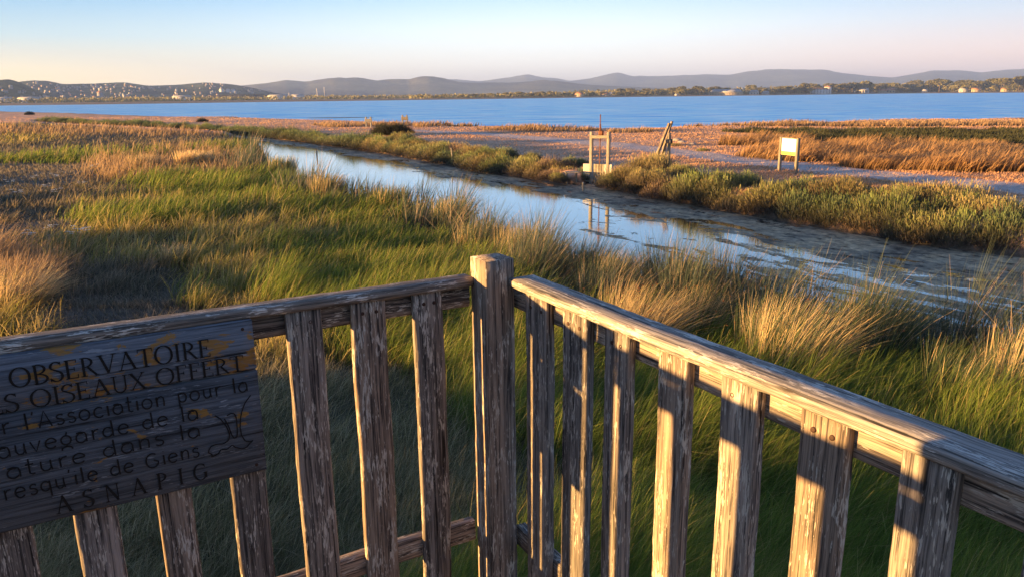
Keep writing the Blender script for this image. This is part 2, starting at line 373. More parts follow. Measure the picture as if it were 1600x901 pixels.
# lagoon
m = NT('lagoon_water'); geo = m.n('ShaderNodeNewGeometry')
pv = m.mapping(geo.outputs['Position'], (.8, 1.6, 1))
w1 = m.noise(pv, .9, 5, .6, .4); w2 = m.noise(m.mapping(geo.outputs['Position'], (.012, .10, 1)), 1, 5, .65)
cc = m.mix(m.mapr(w2, .35, .65), (.15, .43, .78), (.30, .62, .94))  # blue in the water colour stands in for reflected upper sky
df = m.n('ShaderNodeBsdfDiffuse'); m.l(cc, df.inputs[0]); gs = m.n('ShaderNodeBsdfGlossy'); gs.inputs['Roughness'].default_value = .3; m.l(m.ramp(m.noise(m.mapping(geo.outputs['Position'], (.06, .30, 1)), 1, 6, .7), [(.38, (.20, .50, .90)), (.5, (.46, .84, 1.)), (.60, (.95, 1., 1.))]), gs.inputs['Color'])  # pale streaks painted into the gloss tint, standing in for ripple glints
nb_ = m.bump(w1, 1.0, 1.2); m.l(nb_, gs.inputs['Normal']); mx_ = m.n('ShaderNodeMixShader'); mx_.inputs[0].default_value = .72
m.l(df.outputs[0], mx_.inputs[1]); m.l(gs.outputs[0], mx_.inputs[2]); m.l(mx_.outputs[0], m.out.inputs[0])
sub_sheet('lagoon_water', (dL < 12) & (hh < .1) & fs | ((dL < 12) & (hh < .1) & (dC > 30)), 0.0, m.m)
# channel: attribute = share of floating algal mat
dF = pdist(PX, L_FAR); px_, py_ = proj(np.column_stack([PX, np.zeros(len(PX))]))
wid = dF
opn = .30 + .12*sstep(760, 1000, px_) + .12*sstep(1000, 1250, px_) + .02*sstep(1350, 1700, px_)
mt = opn + np.maximum(0, .60-opn)*(1-sstep(1.2, 4.2, dF))
m = NT('channel_water'); at = m.n('ShaderNodeAttribute', attribute_name='Col'); geo = m.n('ShaderNodeNewGeometry')
sx = m.n('ShaderNodeSeparateColor'); m.l(at.outputs['Color'], sx.inputs[0])
rot = m.n('ShaderNodeMapping'); rot.inputs['Rotation'].default_value = (0, 0, R_(62)); rot.inputs['Scale'].default_value = (1, 1, 1); m.l(geo.outputs['Position'], rot.inputs[0])
p2 = m.mapping(rot.outputs[0], (.45, 1.1, 1))
a1 = m.noise(p2, .6, 7, .68, 1.6); a2 = m.noise(rot.outputs[0], 4., 5, .7, .5); a3 = m.noise(p2, 2.2, 6, .7, 1.)
f = m.math('ADD', m.math('MULTIPLY', a1, .8), m.math('MULTIPLY', a2, .2))
mk = m.mapr(m.math('ADD', f, m.math('MULTIPLY', m.math('SUBTRACT', sx.outputs[0], .5), .75)), .492, .508)
matc = m.ramp(m.math('ADD', m.math('MULTIPLY', a3, .5), m.math('MULTIPLY', a2, .5)), [(.40, (.02, .02, .018)), (.445, (.20, .17, .135)), (.53, (.36, .31, .245)), (.62, (.58, .49, .37))])
gl = m.n('ShaderNodeBsdfGlossy'); gl.inputs['Roughness'].default_value = .035; gl.inputs['Color'].default_value = (.82, .9, 1, 1)
rip = m.noise(m.mapping(geo.outputs['Position'], (1.5, 4, 1)), 2.2, 3, .5)
m.l(m.bump(rip, .10, .03), gl.inputs['Normal'])
dk = m.n('ShaderNodeBsdfPrincipled'); dk.inputs['Base Color'].default_value = (.02, .03, .03, 1); dk.inputs['Roughness'].default_value = .05
fr = m.n('ShaderNodeFresnel'); fr.inputs['IOR'].default_value = 1.9
wat = m.n('ShaderNodeMixShader'); m.l(fr.outputs[0], wat.inputs[0]); m.l(dk.outputs[0], wat.inputs[1]); m.l(gl.outputs[0], wat.inputs[2])
m.b.inputs['Specular IOR Level'].default_value = .2; a4 = m.noise(rot.outputs[0], .45, 5, .6, .8); matc = m.mix(1., matc, m.ramp(a4, [(.38, (.55, .52, .46)), (.5, (1., .93, .8)), (.6, (1.5, 1.3, 1.0))]), 'MULTIPLY')
m.l(matc, m.b.inputs['Base Color']); m.b.inputs['Roughness'].default_value = .8; m.l(m.bump(a2, .6, .05), m.b.inputs['Normal'])
fin = m.n('ShaderNodeMixShader'); m.l(mk, fin.inputs[0]); m.l(wat.outputs[0], fin.inputs[1]); m.l(m.b.outputs[0], fin.inputs[2]); m.l(fin.outputs[0], m.out.inputs[0])
sub_sheet('channel_water', (dC < 1.0), .012, m.m, np.column_stack([np.clip(mt, 0, 1)]*3))

# ------------------------------------------------------------------ hills
def vnoise1(x, s, seed): return fbm(x, np.zeros_like(x), s, seed, 4)
def hill_range(name, pts, D, depth, mat_col, seed, wob=.35, n=420, rows=26, x0=None, x1=None):
    xs = np.linspace(pts[0][0], pts[-1][0], n); px = np.array(pts, float)
    ys = np.interp(xs, px[:, 0], px[:, 1])
    k = np.hanning(9); k /= k.sum(); ys = np.convolve(np.pad(ys, 4, 'edge'), k, 'valid')
    P = atdist(xs, ys, D); zr_ = np.maximum(P[:, 2], 2.)
    a = np.arctan2(P[:, 0], P[:, 1])
    t = np.linspace(0, 1.5, rows)
    T, AZ = np.meshgrid(t, a, indexing='ij'); Z = np.broadcast_to(zr_, T.shape)
    rad = D - depth*(1-T)
    prof = np.where(T <= 1, np.sin(T*np.pi/2)**1.25, np.cos((T-1)/.5*np.pi/2))
    X = np.sin(AZ)*rad; Y = np.cos(AZ)*rad
    nz = fbm(X, Y, depth*.45, seed, 5)-.5
    z = Z*prof*(1 + wob*nz*np.sin(np.clip(T, 0, 1)*np.pi)*2) - 3
    zz = z + (fbm(X, Y, depth*.06, seed+9, 3)-.5)*Z*.08*(T > .05)*(1-.6*(np.abs(T-1) < .05))
    i = (np.arange(rows-1)[:, None]*n+np.arange(n-1)[None, :]); Fh = np.stack([i, i+1, i+n+1, i+n], -1).reshape(-1, 4)
    mm = NT(name+'_cover'); g = mm.n('ShaderNodeNewGeometry')
    f1 = mm.noise(g.outputs['Position'], 8./depth, 6, .65); f2 = mm.noise(g.outputs['Position'], 60./depth, 4, .7)
    cc = mm.ramp(mm.math('ADD', mm.math('MULTIPLY', f1, .55), mm.math('MULTIPLY', f2, .45)), [(.35, tuple(q*.45 for q in mat_col)), (.5, mat_col), (.66, tuple(min(1, q*2.2) for q in mat_col))])
    mm.l(cc, mm.b.inputs['Base Color']); mm.b.inputs['Roughness'].default_value = 1; mm.b.inputs['Specular IOR Level'].default_value = 0
    o = mesh(name, np.column_stack([X.ravel(), Y.ravel(), zz.ravel()]), Fh, mm.m, smooth=True); tag(o, kind='structure')
    def surf(x, tt):     # point on the slope at pixel column x, slope fraction tt
        ai = np.interp(x, xs, a); zi = np.interp(x, xs, zr_); rd = D-depth*(1-tt); X_ = math.sin(ai)*rd; Y_ = math.cos(ai)*rd
        q = fbm(np.array([X_]), np.array([Y_]), depth*.45, seed, 5)[0]-.5
        z_ = zi*math.sin(tt*math.pi/2)**1.25*(1+wob*q*math.sin(tt*math.pi)*2)-3
        return np.array([X_, Y_, z_])
    return surf
hill_range('hills', [(480, 141), (560, 136), (640, 131), (690, 126), (710, 125), (750, 129), (790, 123), (825, 116.5), (850, 121), (870, 122), (890, 126.5), (925, 122), (965, 114.5), (990, 119.5), (1050, 118.5), (1100, 116), (1140, 117), (1165, 112), (1200, 108.5), (1250, 109), (1290, 110), (1320, 115.5), (1360, 119), (1395, 121.5), (1425, 116), (1455, 110), (1505, 109.5), (1530, 113), (1570, 109), (1600, 107.5), (1750, 106), (2000, 112), (2400, 118)], 11000, 3200, (.07, .08, .055), 51, .3, 700)
hill_range('hills', [(330, 141), (380, 133), (410, 130.5), (447, 128), (475, 131), (525, 124), (560, 124), (590, 128), (620, 126), (640, 127), (655, 123.5), (670, 122), (690, 123), (720, 129.5), (760, 130), (800, 131), (850, 127), (880, 128), (930, 133), (1000, 136), (1080, 139), (1200, 141), (1400, 141)], 6500, 1800, (.085, .08, .05), 53, .45, 520)
town = hill_range('hills', [(-500, 132), (-200, 130), (0, 131), (30, 128.5), (48, 126.5), (72, 125.7), (98, 132), (150, 130.5), (195, 128), (230, 133), (280, 131.5), (320, 128), (360, 131), (395, 137), (430, 145), (470, 151)], 3600, 1300, (.06, .07, .04), 55, .25, 420)
lefth = hill_range('hills', [(-600, 138), (-300, 128), (-60, 125), (0, 123.5), (15, 122), (33, 128), (50, 136), (75, 147), (115, 156)], 2400, 500, (.045, .055, .03), 57, .3, 260)
hill_range('hills', [(295, 157), (320, 149), (345, 146.5), (380, 145.5), (410, 145.5), (430, 149), (450, 157)], 1900, 160, (.10, .075, .045), 59, .2, 120)

# ------------------------------------------------------------------ blades
def blades(P, h, wd, laz, lean, cb, ct, levels=4, curve=1.8):
    n = len(P); t = np.linspace(0, 1, levels)
    ld = np.column_stack([np.sin(laz), np.cos(laz)])
    off = (lean*h)[:, None]*t[None, :]**curve
    zz = h[:, None]*t[None, :]*(1-.28*(np.clip(lean, 0, 1.2)**2)[:, None]*t[None, :]**1.5)
    cen = np.empty((n, levels, 3)); cen[..., 0] = P[:, 0, None]+ld[:, 0, None]*off; cen[..., 1] = P[:, 1, None]+ld[:, 1, None]*off; cen[..., 2] = P[:, 2, None]+zz
    wa = laz + np.pi/2 + rng.normal(0, .9, n); wx = np.column_stack([np.sin(wa), np.cos(wa), np.zeros(n)])
    wt = (1-.85*t**1.6)[None, :, None]*(wd*.5)[:, None, None]*wx[:, None, :]
    V = np.empty((n, levels, 2, 3)); V[:, :, 0] = cen-wt; V[:, :, 1] = cen+wt
    b = (np.arange(n)*levels*2)[:, None]+(np.arange(levels-1)*2)[None, :]
    Fc = np.stack([b, b+1, b+3, b+2], -1).reshape(-1, 4)
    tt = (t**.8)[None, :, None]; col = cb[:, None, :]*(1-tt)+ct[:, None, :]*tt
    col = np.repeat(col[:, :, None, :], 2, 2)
    return V.reshape(-1, 3), Fc, col.reshape(-1, 3)
def sample_px(n, x0, x1, y0, y1, z=.36, pw=1.):
    x = rng.uniform(x0, x1, n); y = y0+(y1-y0)*rng.uniform(0, 1, n)**pw
    return onz(x, y, z)[:, :2]
GRP = {'N': 'lightened_grass', 'G': 'meadow_grass', 'Y': 'olive_grass', 'O': 'dry_reeds', 'R': 'bank_rushes', 'S': 'sparse_dry_grass', 'D': 'dull_grass'}
GLAB = {'N': 'grey-green grass coloured lighter to lift the shade, with pale dry stalks below the left railing', 'G': 'windswept bright green meadow grass between the path and the channel', 'Y': 'yellowing olive grass in the meadow left of the corner post', 'O': 'tall orange dry reeds in the left middle distance', 'R': 'upright grey-green rushes lining the near bank of the channel', 'S': 'sparse low dry grass on the grey sandy patch at the left', 'D': 'dull brownish grass coloured darker to stand in for shade'}
WIND = R_(82)
def kilo_n(n): return n
def near_grass():
    Ps = np.concatenate([sample_px(330000, -350, 1950, 172, 480), sample_px(300000, -350, 1950, 440, 1150), sample_px(90000, -350, 1950, 172, 330)])
    h0, dC_, dL_, fs_ = height(Ps)
    keep = (~fs_) & (h0 > .03) & (dC_ > -.05) & (np.hypot(Ps[:, 0], Ps[:, 1]) < 420)
    Ps, h0, dC_ = Ps[keep], h0[keep], dC_[keep]
    jit = rng.normal(0, .014, Ps.shape)*np.hypot(Ps[:, 0], Ps[:, 1])[:, None]; k = near_kind(Ps+jit)
    k = np.where((dC_ < 1.6) & (rng.random(len(k)) < .85), KN.index('R'), k)
    r = np.hypot(Ps[:, 0], Ps[:, 1])
    # keep out of the platform footprint
    for ki, kn in enumerate(KN):
        hgt, den, lean, cb, ct, cdry, dry = KIND[kn]
        q = k == ki; P = Ps[q]; n = len(P)
        cl = fbm(P[:, 0], P[:, 1], 1.1 if kn in 'GYD' else .8, 41+ki); cl2 = fbm(P[:, 0], P[:, 1], 5., 71+ki)
        sel = rng.random(n) < den*np.clip(.25+1.5*cl, 0, 1)
        P = P[sel]; z = h0[q][sel]; rr_ = r[q][sel]; cl = cl[sel]; cl2 = cl2[sel]; n = len(P)
        if not n: continue
        h = hgt*(.45+.9*cl)*(.7+.6*cl2)*rng.uniform(.55, 1.25, n)
        wd = np.maximum(.0035, rr_*.00085)*rng.uniform(.7, 1.3, n)
        la = WIND+(fbm(P[:, 0], P[:, 1], 2.5, 81)-.5)*2.2+rng.normal(0, .55, n)
        le = lean*rng.uniform(.2, 1.6, n)*(.6+.8*fbm(P[:, 0], P[:, 1], 1.7, 83))
        wild = rng.random(n) < (.04 if kn == 'G' else .12); la = np.where(wild, rng.uniform(0, 6.28, n), la); le = np.where(wild, rng.uniform(.1, 1.6, n), le)
        if kn in 'RODY':
            ce = {'R': 1.15, 'O': 1.5, 'D': .85, 'Y': 1.0}[kn]; ci = np.floor(P/ce)
            hs = lambda q: (np.sin(ci[:, 0]*127.1+ci[:, 1]*311.7+q*74.7)*43758.5453) % 1
            vx = P[:, 0]-(ci[:, 0]+.25+.5*hs(1))*ce; vy = P[:, 1]-(ci[:, 1]+.25+.5*hs(2))*ce; dd_ = np.hypot(vx, vy)/(ce*.5)
            keep_ = rng.random(n) < np.clip(1.5-dd_, .12, 1)
            h = h*np.clip(1.35-.55*dd_, .35, 1.3)*(.65+.7*hs(3))
            lx = np.sin(la)*le+vx/(ce*.5)*.45; ly = np.cos(la)*le+vy/(ce*.5)*.45; la = np.arctan2(lx, ly); le = np.hypot(lx, ly)
            h = np.where(keep_, h, h*.25)
        if kn == 'S': la = rng.uniform(0, 6.28, n)
        dd = (rng.random(n) < dry*(.3+1.4*fbm(P[:, 0], P[:, 1], 3.2, 91)))[:, None]
        v = rng.uniform(.7, 1.3, (n, 1))
        tip = np.where(dd, np.array(cdry), np.array(ct))*v; bs = np.where(dd, np.array(cb)*.6+np.array(cdry)*.25, np.array(cb))*v
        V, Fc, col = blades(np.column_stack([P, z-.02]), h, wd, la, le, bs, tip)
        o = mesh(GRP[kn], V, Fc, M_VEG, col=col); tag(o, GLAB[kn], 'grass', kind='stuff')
near_grass()
FGN = {'tall': ('tall_dry_grass', 'tall golden dry grass behind the information board', 'grass'), 'green': ('low_green_plants', 'dark green salt plants in the hollow beyond the golden grass', 'ground cover'), 'stub': ('dry_stubble', 'short orange stubble on the dry far bank', 'grass'), 'tuftlow': ('shore_tufts', 'low reddish tufts along the lagoon shore', 'grass')}
def far_grass():
    Ps = np.concatenate([sample_px(240000, -200, 1900, 183, 400, .55), sample_px(150000, 1000, 1950, 190, 310, .55), sample_px(60000, 100, 1900, 183, 215, .55)])
    h0, dC_, dL_, fs_ = height(Ps)
    keep = fs_ & (h0 > .12) & (dC_ > .5) & (np.hypot(Ps[:, 0], Ps[:, 1]) < 400)
    Ps, h0 = Ps[keep], h0[keep]; dT_ = pdist(Ps, L_TRACK)
    k = far_kind(Ps); r = np.hypot(Ps[:, 0], Ps[:, 1])
    for ki, kn in enumerate(FN):
        hgt, den, lean, cb, ct = FK[kn]
        q = (k == ki) & ((dT_ > 1.5) | (rng.random(len(k)) < .06)); P = Ps[q]; n = len(P)
        cl = fbm(P[:, 0], P[:, 1], 1.6, 141+ki); sel = rng.random(n) < den*np.clip(.1+1.6*cl, 0, 1)
        P = P[sel]; z = h0[q][sel]; rr_ = r[q][sel]; cl = cl[sel]; n = len(P)
        h = hgt*(.4+1.0*cl)*rng.uniform(.5, 1.3, n); wd = np.maximum(.004, rr_*.0010)*rng.uniform(.7, 1.3, n)
        la = WIND+rng.normal(0, .6, n); le = lean*rng.uniform(.4, 1.5, n); v = rng.uniform(.7, 1.3, (n, 1))*(.8+.4*fbm(P[:, 0], P[:, 1], 6, 151)[:, None])
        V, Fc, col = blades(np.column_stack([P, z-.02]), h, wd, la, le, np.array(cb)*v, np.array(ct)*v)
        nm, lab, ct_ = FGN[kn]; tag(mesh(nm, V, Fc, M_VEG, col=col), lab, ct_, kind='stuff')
far_grass()
exec_after = []

# ------------------------------------------------------------------ shrubs, tufts, trees
def dome_shrub(seed, n=9000, rx=1., h=1., green=(.10, .13, .045), grey=(.13, .12, .09), base=(.075, .06, .05)):
    g = np.random.default_rng(seed)
    # stems fan out from a few centres, small leaf faces along their upper parts
    nb = 7; cx = g.uniform(-.55, .55, nb)*rx; cy = g.uniform(-.45, .45, nb)*rx; hb = h*g.uniform(.65, 1., nb)
    b = g.integers(0, nb, n)
    th = g.uniform(0, 2*np.pi, n); u = g.uniform(0, 1, n)**.6; ph = u*1.25
    rad = g.uniform(.55, 1.05, n)**.7
    X = cx[b]+np.sin(ph)*np.cos(th)*rad*rx*.55; Y = cy[b]+np.sin(ph)*np.sin(th)*rad*rx*.55; Z = np.maximum(.02, np.cos(ph)*rad*hb[b])
    Z = Z*g.uniform(.55, 1.08, n)
    P = np.column_stack([X, Y, Z])
    d = P-np.column_stack([cx[b], cy[b], np.full(n, -.4)]); d /= np.linalg.norm(d, axis=1)[:, None]
    d = d+g.normal(0, .22, (n, 3)); d[:, 2] += .45; d /= np.linalg.norm(d, axis=1)[:, None]
    L = g.uniform(.05, .15, n)*h; W = g.uniform(.005, .012, n)*h
    s = np.cross(d, g.normal(0, 1, (n, 3))); s /= np.linalg.norm(s, axis=1)[:, None]
    a = P; e = P+d*L[:, None]; V = np.stack([a-s*W[:, None]*.6, a+s*W[:, None]*.6, e+s*W[:, None]*.5, e-s*W[:, None]*.5], 1).reshape(-1, 3)
    Fc = np.arange(n*4).reshape(-1, 4)
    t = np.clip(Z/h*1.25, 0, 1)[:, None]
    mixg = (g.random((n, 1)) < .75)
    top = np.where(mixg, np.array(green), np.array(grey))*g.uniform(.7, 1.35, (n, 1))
    t = np.clip(t*g.uniform(.8, 1.15, (n, 1)), 0, 1)**2; c = np.array(base)*.75*(1-t)*g.uniform(.5, 1.4, (n, 1)) + top*1.15*t  # lower leaves painted darker and tops lighter, standing in for shade and sun
    return V, Fc, np.repeat(c, 4, 0)
SH = []
for i, (gr_, gy_, bs_) in enumerate([((.21, .22, .07), (.26, .22, .11), (.13, .10, .085)), ((.16, .20, .06), (.20, .20, .10), (.12, .10, .08)), ((.27, .23, .08), (.30, .22, .12), (.14, .11, .09)), ((.12, .17, .07), (.15, .17, .09), (.11, .10, .075)), ((.24, .17, .11), (.22, .16, .12), (.13, .10, .085)), ((.03, .035, .02), (.05, .045, .03), (.03, .03, .022))]):
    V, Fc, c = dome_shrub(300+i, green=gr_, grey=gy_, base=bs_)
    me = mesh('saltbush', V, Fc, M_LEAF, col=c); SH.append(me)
SHL = ['olive green saltbush in the dense row on the far bank of the channel', 'mid green saltbush in the dense row on the far bank of the channel', 'golden topped saltbush in the dense row on the far bank of the channel', 'deep green leafy saltbush in the dense row on the far bank of the channel', 'purplish brown saltbush in the dense row on the far bank of the channel', 'low almost black bush rising above the far bank near the twin marker posts']
used = set()
def put(i, x, y, z, s, sz, rz, label=None, cat='shrub', group='saltbushes along the far bank'):
    o = SH[i] if i not in used else SH[i].copy()
    if i in used: C.objects.link(o)
    used.add(i)
    o.location = (x, y, z); o.scale = (s, s, sz); o.rotation_euler = (0, 0, rz)
    
    xp = float(proj(np.array([x, y, .5]))[0]); dd_ = math.hypot(x, y)
    pl = 'by the narrow channel end' if dd_ > 75 else 'left of the dark bush' if xp < 600 else 'near the leaning stake' if xp < 790 else 'just left of the sluice' if xp < 915 else 'between the sluice and the leaning beams' if xp < 1030 else 'right of the leaning beams' if xp < 1130 else 'below the information board' if xp < 1290 else 'below the dry track' if xp < 1450 else 'near the right edge' if xp < 1610 else 'past the right edge'
    tag(o, label or SHL[i].replace('low almost black bush rising above the far bank near the twin marker posts', 'low blackish bush').split(' in the dense')[0].replace('deep green leafy', 'deep green').replace('purplish brown', 'brown').replace(' topped', '-topped')+' on the far bank, '+pl, cat, group); return o
# walk along the far bank line, measured in metres
seg = np.diff(L_FAR, axis=0); ln = np.hypot(seg[:, 0], seg[:, 1]); cum = np.concatenate([[0], np.cumsum(ln)])
def along(s): return np.array([np.interp(s, cum, L_FAR[:, 0]), np.interp(s, cum, L_FAR[:, 1])])
g = np.random.default_rng(12); s = 0.
GATE = onz(937, 289, 0.)[:2]
while s < cum[-1]:
    p = along(s); t = along(min(s+.5, cum[-1]))-along(max(s-.5, 0)); t /= np.hypot(*t); nrm = np.array([-t[1], t[0]])
    if (p+nrm)@p < p@p: nrm = -nrm
    d = np.hypot(*p); sc = g.uniform(1.05, 1.55)
    if d > 60: sc = g.uniform(1.2, 1.9)
    q = p+nrm*(.62+g.uniform(-.1, .35))
    xpx = proj(np.array([*q, .5]))[0]
    step = sc*.58
    if 872 < xpx < 958 and d < 45:
        if 902 < xpx < 914: put(3, q[0], q[1]+.3, 0, .6, .75, 1.)
        s += .35; continue
    if d > 12:
        i = int(g.choice(5, p=[.3, .25, .2, .13, .12])) if d < 60 else int(g.choice([1, 3, 3]))
        hz = sc*g.uniform(.58, 1.0)*(1.0 if d < 60 else .8)
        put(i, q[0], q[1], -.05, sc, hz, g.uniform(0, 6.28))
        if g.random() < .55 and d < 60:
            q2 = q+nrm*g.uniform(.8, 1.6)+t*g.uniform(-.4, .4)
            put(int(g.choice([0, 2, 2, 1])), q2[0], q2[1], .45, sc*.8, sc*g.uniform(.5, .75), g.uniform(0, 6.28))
    s += step if d < 60 else step*1.25
for (x, y, sc) in [(600, 213, 1.5), (620, 214, 1.6), (632, 211, 1.2)]:
    q = onz(x, y, .5); put(5, q[0], q[1], .4, sc, sc*.95, x, group='dark bushes above the bank')
for (x, y, sc, lab) in [(315, 192.5, 1.0, 'small dark round bush alone on the spit before the lagoon'), (45, 180.5, 1.3, 'small dark bush at the far left edge of the spit')]:
    q = onz(x, y, .5); put(5, q[0], q[1], .4, sc, sc, x, lab, group='dark bushes above the bank')
for (x, y, sc, i) in [(1050, 232, .9, 2), (1100, 240, .8, 0), (980, 280, .9, 2), (1010, 288, 1.0, 2), (1120, 300, .9, 2), (1140, 290, .8, 0), (1480, 330, 1.3, 2), (1430, 325, 1.2, 2), (1540, 345, 1.1, 2)]:
    q = onz(x, y, .5)
    if y < 250: put(i, q[0], q[1], .45, sc, sc*.5, x, 'low yellow green shrub on the dry ground behind the leaning beams', group='low shrubs on the dry ground')
    else: put(i, q[0], q[1], .4, sc, sc*.8, x)

for (x, y, sc, i) in [(866, 280, .8, 4), (874, 284, .7, 0), (881, 276, .8, 2), (896, 272, .7, 0), (910, 278, .75, 3), (919, 280, .6, 3), (955, 292, .9, 0)]:
    q = onz(x, y, .2); put(i, q[0], q[1], .1, sc, sc*.8, x)
HB = [(-8.2, 7.3, 1.05), (-8.0, 6.0, 1.3), (-8.6, 4.6, 1.1), (-8.0, 3.2, 1.3), (-8.1, 1.6, 1.6), (-8.5, .2, 1.5), (-21, 13.5, 1.3), (-23, 16.5, 1.5), (-30, 22, 1.4), (-31, 25.5, 1.6), (-38, 31, 1.5), (-26, 19, 1.1)]  # unseen bushes added to cast shade on the foreground and left meadow
HW_ = ['nearest the meadow', 'second from the meadow', 'third from the meadow', 'fourth from the meadow', 'beside the added wall', 'behind the added wall', 'first of the scattered far ones', 'second of the scattered far ones', 'third of the scattered far ones', 'fourth of the scattered far ones', 'farthest of all', 'smallest of the scattered far ones']
for k, (x, y, sc) in enumerate(HB):
    o = put((1, 3)[k % 2], x, y, .3, sc, sc*1.0, k, 'x'); tag(o, 'added unseen tall green bush left of the platform, '+HW_[k], 'shrub', 'added bushes left of the platform')
# big rush tufts, each a thing of its own ---------------------------------
def tuft(seed, n, h, spread, lean, cb, ct, cdry, dry, heads=.0, wmul=1., laz=WIND, bare=False):
    g = np.random.default_rng(seed)
    th = g.uniform(0, 2*np.pi, n); rd = spread*.32*np.sqrt(g.random(n))
    P = np.column_stack([np.cos(th)*rd, np.sin(th)*rd, np.full(n, -.03)])
    out = g.uniform(.1, 1.0, n)*lean
    dx = np.cos(th)*out*rd/(spread*.32+1e-6)*.9+math.sin(laz)*lean*g.uniform(.2, 1.3, n); dy = np.sin(th)*out*rd/(spread*.32+1e-6)*.9+math.cos(laz)*lean*g.uniform(.2, 1.3, n)
    la = np.arctan2(dx, dy); le = np.hypot(dx, dy); hh_ = h*g.uniform(.45, 1.08, n)
    dd = (g.random((n, 1)) < dry); v = g.uniform(.7, 1.3, (n, 1))
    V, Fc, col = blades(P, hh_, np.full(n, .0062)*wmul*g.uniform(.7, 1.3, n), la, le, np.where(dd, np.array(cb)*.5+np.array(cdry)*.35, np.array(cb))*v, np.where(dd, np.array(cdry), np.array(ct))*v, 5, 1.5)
    hd = None
    if heads:
        idx = np.where(dd[:, 0] & (hh_ > h*.75) & (g.random(n) < heads))[0]
        parts = []; k = 0; Vh = []; Fh = []
        for i in idx:
            lv = V.reshape(n, 5, 2, 3)[i]; c = lv[4].mean(0)*.35+lv[3].mean(0)*.65 if g.random() < .6 else lv[4].mean(0)
            for _ in range(7):
                dv = g.normal(0, 1, 3); dv[2] = abs(dv[2]); dv /= np.linalg.norm(dv); sdv = np.cross(dv, g.normal(0, 1, 3)); sdv /= np.linalg.norm(sdv)
                L = g.uniform(.012, .03); Vh += [c-sdv*.004, c+sdv*.004, c+sdv*.003+dv*L, c-sdv*.003+dv*L]; Fh.append([k, k+1, k+2, k+3]); k += 4
        if Vh: hd = (np.array(Vh), np.array(Fh), np.tile(np.array([[.22, .10, .05]]), (len(Vh), 1)))
    return (V, Fc, col), hd
GREENR = ((.04, .055, .025), (.12, .155, .07)); DRY = (.74, .54, .28)
TU = [ # px x, y of foot, h, spread, lean, n, dry, heads, label
 (985, 545, 1.05, 1.5, .62, 1500, .80, .10, 'large golden rush tuft with brown seed heads behind the right rail'),
 (1085, 520, .85, 1.1, .55, 900, .30, .05, 'dark green rush tuft at the water edge right of the golden tuft'),
 (1225, 590, 1.15, 1.5, .6, 1500, .42, .05, 'wide green rush tuft with fine golden stalks above the right rail'),
 (1345, 560, 1.10, 1.4, .45, 1500, .12, .0, 'tall rounded green rush clump standing against the channel'),
 (1180, 560, .95, 1.0, .45, 700, .45, .06, 'thin straw coloured rush tuft between the two largest tufts'),
 (1585, 640, 1.00, 1.2, .35, 1000, .55, .08, 'straw coloured rush tuft at the right edge of the view'),
 (1490, 640, .85, 1.2, .5, 900, .15, .0, 'short green rush clump near the right edge above the handrail'),
 (955, 455, .90, 1.2, .35, 900, .45, .05, 'upright rush tuft on the bank just left of the gate reflection'),
 (1060, 470, .80, 1.1, .4, 700, .35, .08, 'rush tuft with dark seed heads in front of the leaning beam reflection'),
 (880, 440, .85, 1.4, .45, 1000, .30, .05, 'spreading grey green rush tuft on the bank behind the corner post'),
 (800, 410, .95, 1.3, .35, 900, .55, .03, 'pink stalked rush tuft standing upright above the corner post'),
 (740, 395, .85, 1.3, .4, 900, .35, .03, 'bluish rush tuft left of the corner post'),
 (700, 352, .85, 1.5, .3, 900, .35, .0, 'bluish rush clump at the water edge in the middle of the near bank'),
 (610, 330, .85, 1.6, .3, 900, .20, .0, 'dark rush clump where the near bank bulges into the channel'),
 (510, 312, .95, 1.8, .3, 1000, .55, .0, 'orange tipped rush clump left of the open water'),
 (440, 275, 1.1, 2.0, .2, 900, .25, .0, 'dark rush clump at the far left end of the open water'),
 (25, 478, .75, 1.6, .75, 1300, .85, .0, 'golden windblown grass tuft at the left edge above the handrail'),
 (270, 415, .55, .9, .6, 600, .75, .0, 'straw coloured grass tuft on the sandy patch'),
 (300, 262, .95, 2.6, .5, 1500, .85, .0, 'broad orange grass clump in the left middle distance'),
 (220, 268, .9, 2.2, .5, 1100, .80, .0, 'smaller orange grass clump beside the broad one'),
]
for i, (x, y, h, sp, le, n, dry, hd, lab) in enumerate(TU):
    q = onz(x, y, .36); z = height(q[None, :2])[0][0]; r = math.hypot(q[0], q[1])
    bl, hs = tuft(500+i, n, h, sp, le, *GREENR, DRY, dry, hd, max(1., r/7.5))
    nm = 'rush_tuft' if 'rush' in lab else 'grass_tuft'
    root = empty(nm, (q[0], q[1], max(z, .05))); tag(root, lab, 'grass tuft')
    mesh('stalks', bl[0], bl[1], M_VEG, root, bl[2])
    if hs: mesh('seed_heads', hs[0], hs[1], M_VEG, root, hs[2])

